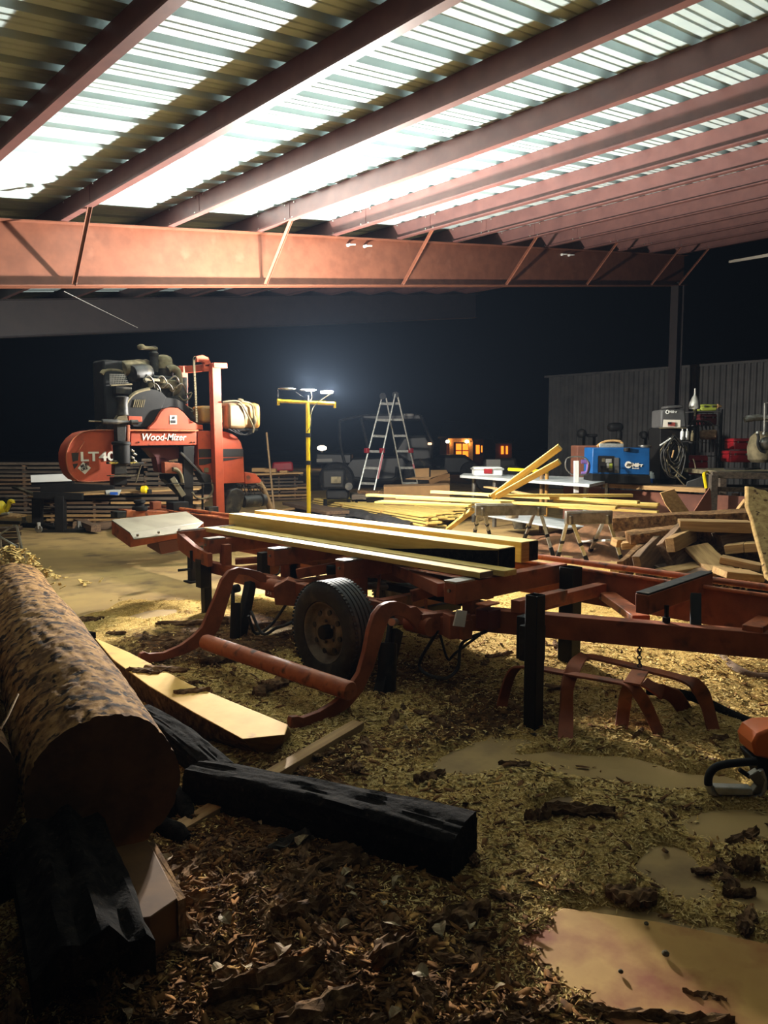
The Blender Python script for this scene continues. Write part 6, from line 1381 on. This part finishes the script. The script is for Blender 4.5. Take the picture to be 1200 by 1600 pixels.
for (x, y, d) in ((283, 660, 13.5), (572, 628, 13.7), (410, 575, 14.2), (175, 575, 14.4)):
    p = L5(x, y, d); p.z = .07; c = MB().cyl(p-FV*.02, p+FV*.02, .065, n=18).build('caster', M['steel'], ctt, bevel=.006); MB().beam(p, p+UP*.12, .05, .06).build('caster_fork', M['steel'], c, bevel=.004)
# miter stand far left
ms = thing('folding_stand', 'silver folding leg stand with a wooden top at the left edge', 'stand', PZ(20, 886, 0))
def F5(x, y, d=9.9): return PD(*c5l(x, y), d)
MB().prism([F5(-160, 495), F5(60, 480), F5(195, 492, 10.1), F5(120, 505, 9.8), F5(-160, 520)], (0, 0, .025)).build('wood_top', M['tanwood'], ms, bevel=.003)
for a, b, w_ in (((118, 545), (186, 862), .028), ((0, 640), (18, 900), .028), ((118, 545), (-120, 700), .022), ((0, 640), (130, 715), .022), ((-60, 510), (0, 640), .025)): MB().beam(F5(*a), F5(*b), w_, w_, FV).build('stand_leg', M['alu'], ms, bevel=.004)
MB().beam(F5(153, 742), F5(162, 775), .05, .045, FV).build('leg_joint', M['black'], ms, bevel=.004); MB().beam(F5(-60, 535), F5(150, 540), .05, .04).build('top_frame', M['engine'], ms, bevel=.004)
dr = thing('miter_saw', 'yellow and black power saw on the silver folding stand', 'power tool', F5(30, 480))
MB().lathe(F5(-40, 435), RV, [(.05, 0), (.1, .02), (.1, .1), (.06, .14)], 20).build('saw_body', M['yellow'], dr); MB().tube([F5(40, 460), F5(62, 420), F5(70, 385), F5(88, 385), F5(95, 400)], .028, 10, sub=4).build('handle', M['yellow'], dr)
MB().lathe(F5(20, 410, 9.95), FV, [(.02, 0), (.1, .01), (.1, .04), (.02, .05)], 22).build('blade_guard', M['black'], dr); MB().beam(F5(-10, 478), F5(75, 470), .12, .03).build('base_plate', M['alu'], dr, bevel=.005)
for i in range(4): o = board('stand_offcut', F5(-80, 590+i*42, 10.5), F5(150-i*8, 580+i*44, 10.6), .25, .05, M['oldwood'], None); tag(o, ['topmost weathered board under the silver folding stand', 'second weathered board from the top under the folding stand', 'third weathered board from the top under the folding stand', 'lowest weathered board under the silver folding stand'][i], 'board', 'boards under the folding stand')
chm = MB(); c0 = PZ(20, 905, .1)
for i in range(420):
    a, r = random.uniform(0, 6.28), abs(random.gauss(0, .2)); p = c0+RV*r*math.cos(a)*1.6+FV*r*math.sin(a); p.z = .02+.45*math.exp(-(r/.28)**2)*random.uniform(.5, 1.0)
    d = V((random.uniform(-1, 1), random.uniform(-1, 1), random.uniform(-.6, .6))).normalized(); chm.box(p, (.07, .03, .008), tuple(frame(d).transposed()))
o = chm.build('chip_pile', M['straw'], None); tag(o, 'pile of pale wood chips at the far end of the big log', 'wood chips', kind='stuff')

# ================================================================== YARD BEYOND, dim
c9 = cf(500, 620, .25); c2 = cf(400, 580, .26667)
UD = 26
uv = thing('utility_vehicle', 'dim side-by-side utility vehicle with a canopy parked behind the ladder', 'vehicle', PD(610, 765, UD))
def U2(x, y, d=UD): return PD(*c2(x, y), d)
def tub(name, pts, r, mt='dimcar', d=UD): return MB().tube([U2(*p, d) for p in pts], r, 8, sub=3).build(name, M[mt], uv)
tub('roll_bar', [(490, 290), (495, 420), (520, 540), (560, 620), (640, 640)], .05); tub('roll_bar', [(615, 275), (640, 380), (660, 470)], .05); tub('roll_bar', [(970, 262), (1000, 350), (1040, 430)], .05)
tub('roll_bar', [(490, 290), (620, 262), (800, 255), (970, 262)], .05, d=UD+.5); tub('sill', [(560, 630), (800, 640), (830, 560)], .08)
MB().prism([U2(*p) for p in ((620, 256), (960, 250), (975, 285), (760, 290), (625, 280))], FV*1.4).build('canopy', M['dimcar'], uv, bevel=.05)
MB().prism([U2(*p) for p in ((860, 380), (1000, 372), (1040, 435), (1040, 520), (900, 545), (800, 480))], FV*1.3).build('hood', M['dimcar'], uv, bevel=.1)
MB().prism([U2(*p) for p in ((350, 480), (560, 485), (560, 545), (350, 545))], FV*1.3).build('cargo_bed', M['dimcar'], uv, bevel=.05)
MB().prism([U2(*p) for p in ((560, 510), (860, 500), (900, 560), (840, 640), (560, 640), (520, 560))], FV*1.2).build('cab_body', M['dimcar'], uv, bevel=.06)
for x, y in ((470, 640), (960, 620)): MB().lathe(U2(x, y, UD-.2), FV, [(.3, 0), (.55, .03), (.62, .1), (.62, .25), (.5, .3)], 28).build('wheel', M['rubber'], uv)
MB().box(U2(1018, 425, UD-.2), (.14, .1, .08), (RV, FV, UP)).build('headlamp', M['glint'], uv, bevel=.03)
MB().prism([U2(*p, UD-.1) for p in ((355, 515), (445, 512), (448, 530), (355, 532))], FV*.05).build('side_badge', M['dimwhite'], uv)
MB().beam(U2(865, 256), U2(925, 257), .1, .08).build('light_bar', M['dimwhite'], uv)
sm = thing('small_engine', 'small dark engine on a frame with a light data plate left of the ladder', 'engine', PD(525, 785, 17))
MB().box(PD(522, 748, 17), (.5, .5, .42), (RV, FV, UP)).build('engine_body', M['black'], sm, bevel=.05); MB().box(PD(525, 750, 16.7), (.22, .05, .15), (RV, FV, UP)).build('data_plate', M['dusty'], sm, bevel=.01)
MB().box(PD(528, 772, 17.1), (.5, .5, .2), (RV, FV, UP)).build('engine_base', M['black'], sm, bevel=.04); MB().cyl(PD(545, 760, 16.8), PD(545, 760, 16.6), .09, n=16).build('pulley', M['engine'], sm, bevel=.01)
for x in (508, 545): p = PD(x, 780, 17); MB().beam(p, V((p.x, p.y, 0)), .06, .06).build('frame_leg', M['black'], sm)
cw2 = thing('yard_equipment', 'dark boxy trailer with a pale hatch in the yard left of the metal table', 'trailer', PD(780, 745, 24))
MB().hexa([PD(752, 740, 24), PD(810, 740, 24), PD(810, 740, 26), PD(752, 740, 26), PD(756, 718, 24), PD(806, 715, 24), PD(806, 715, 26), PD(756, 718, 26)]).build('trailer_body', M['dimcar'], cw2, bevel=.08)
MB().prism([PD(*p, 23.9) for p in ((760, 718), (782, 718), (782, 732), (760, 732))], FV*.08).build('pale_hatch', M['dimwhite'], cw2)
for x in (765, 800): MB().lathe(PD(x, 742, 23.9).xy.to_3d()+UP*.45, FV, [(.2, 0), (.42, .05), (.45, .2), (.2, .25)], 20).build('wheel', M['rubber'], cw2)
cr2 = thing('parked_car', 'dark parked vehicle in the yard behind the cardboard box', 'vehicle', PD(700, 735, 31))
MB().prism([PD(*p, 31) for p in ((646, 742), (646, 724), (668, 718), (682, 711), (728, 711), (742, 722), (744, 742))], FV*1.8).build('car_body', M['dimcar'], cr2, bevel=.12)
for x in (655, 735): MB().lathe(PD(x, 741, 30.8).xy.to_3d()+UP*.4, FV, [(.2, 0), (.38, .05), (.4, .2), (.2, .25)], 20).build('wheel', M['rubber'], cr2)
MB().prism([PD(*p, 30.9) for p in ((682, 728), (688, 728), (688, 731), (682, 731))], FV*.1).build('tail_lamp', M['dimwhite'], cr2)
# lodge with lit windows
hs = thing('cabin', 'distant log cabin with warm lit windows across the dark yard', 'building', PD(740, 720, 42))
def X9(x, y, d=42): return PD(*c9(x, y), d)
z0_ = 0
a, b = X9(790, 400), X9(1020, 400, 44); a.z = b.z = 0; hh = X9(800, 262).z
m = MB(); m.hexa([a, b, b+FV*5, a+FV*5, a+UP*hh, b+UP*hh, b+FV*5+UP*hh, a+FV*5+UP*hh]); m.build('log_wall', M['houselog'], hs)
m = MB(); m.prism([a+UP*hh-RV*.5-FV*.6, b+UP*hh+RV*.5-FV*.6, b+UP*(hh+.9)+FV*2.5, a+UP*(hh+.9)+FV*2.5], UP*.12); m.build('roof', M['black'], hs)
def win(x0, y0, x1, y1, d=41.8, rows=1, cols=2):
    w_ = MB().prism([X9(x0, y0, d), X9(x1, y0, d), X9(x1, y1, d), X9(x0, y1, d)], FV*.05).build('window_frame', M['houselog'], hs)
    for i in range(cols):
        for j in range(rows):
            xa, xb = x0+(x1-x0)*(i+.1)/cols, x0+(x1-x0)*(i+.9)/cols; ya, yb_ = y0+(y1-y0)*(j+.08)/rows, y0+(y1-y0)*(j+.92)/rows
            MB().prism([X9(xa, ya, d-.03), X9(xb, ya, d-.03), X9(xb, yb_, d-.03), X9(xa, yb_, d-.03)], FV*.02).build('pane', M['housewin'], w_)
win(846, 290, 930, 382, rows=2, cols=2); win(972, 296, 1000, 362, cols=1); win(1006, 302, 1016, 350, cols=1)
for x in (822, 942): MB().beam(X9(x, 275, 41), X9(x, 400, 41), .2, .2, FV).build('porch_post', M['tanwood'], hs)
MB().beam(X9(800, 272, 41), X9(950, 272, 41), .2, .2).build('porch_beam', M['tanwood'], hs)
for x in (797, 918): lamp('porch_glow', X9(x, 284, 40.8), 22, (1, .45, .12), .1); MB().lathe(X9(x, 280, 40.9), UP, [(.02, -.08), (.09, -.04), (.09, .04), (.02, .08)], 12).build('porch_lamp', M['streetlamp'], hs)
hs2 = thing('outbuilding', 'small distant shed with two warm lit windows right of the cabin', 'building', PD(788, 710, 46))
MB().hexa([PD(774, 722, 46), PD(800, 722, 46), PD(800, 722, 49), PD(774, 722, 49), PD(774, 692, 46), PD(800, 692, 46), PD(800, 692, 49), PD(774, 692, 49)]).build('wall', M['houselog'], hs2)
MB().prism([PD(771, 693, 45.7), PD(803, 693, 45.7), PD(803, 690, 49), PD(771, 690, 49)], UP*.1).build('roof', M['black'], hs2)
for (x0, x1) in ((1132, 1148), (1162, 1174)): MB().prism([PD(*c9(x0, 308), 45.9), PD(*c9(x1, 308), 45.9), PD(*c9(x1, 358), 45.9), PD(*c9(x0, 358), 45.9)], FV*.03).build('pane', M['housewin'], hs2)
yl_ = thing('yard_lamp', 'bright warm yard lamp glowing in the distance right of the light pole', 'lamp', PD(503, 720, 45))
MB().lathe(PD(503, 700, 45), UP, [(.05, -.15), (.25, -.08), (.27, .05), (.1, .14)], 16).build('lamp_globe', M['streetlamp'], yl_); p = PD(503, 704, 45); MB().cyl(p, V((p.x, p.y, 0)), .05, n=8).build('lamp_post', M['black'], yl_)
lamp('yard_glow', PD(503, 703, 44), 15, (1, .7, .4), .2)
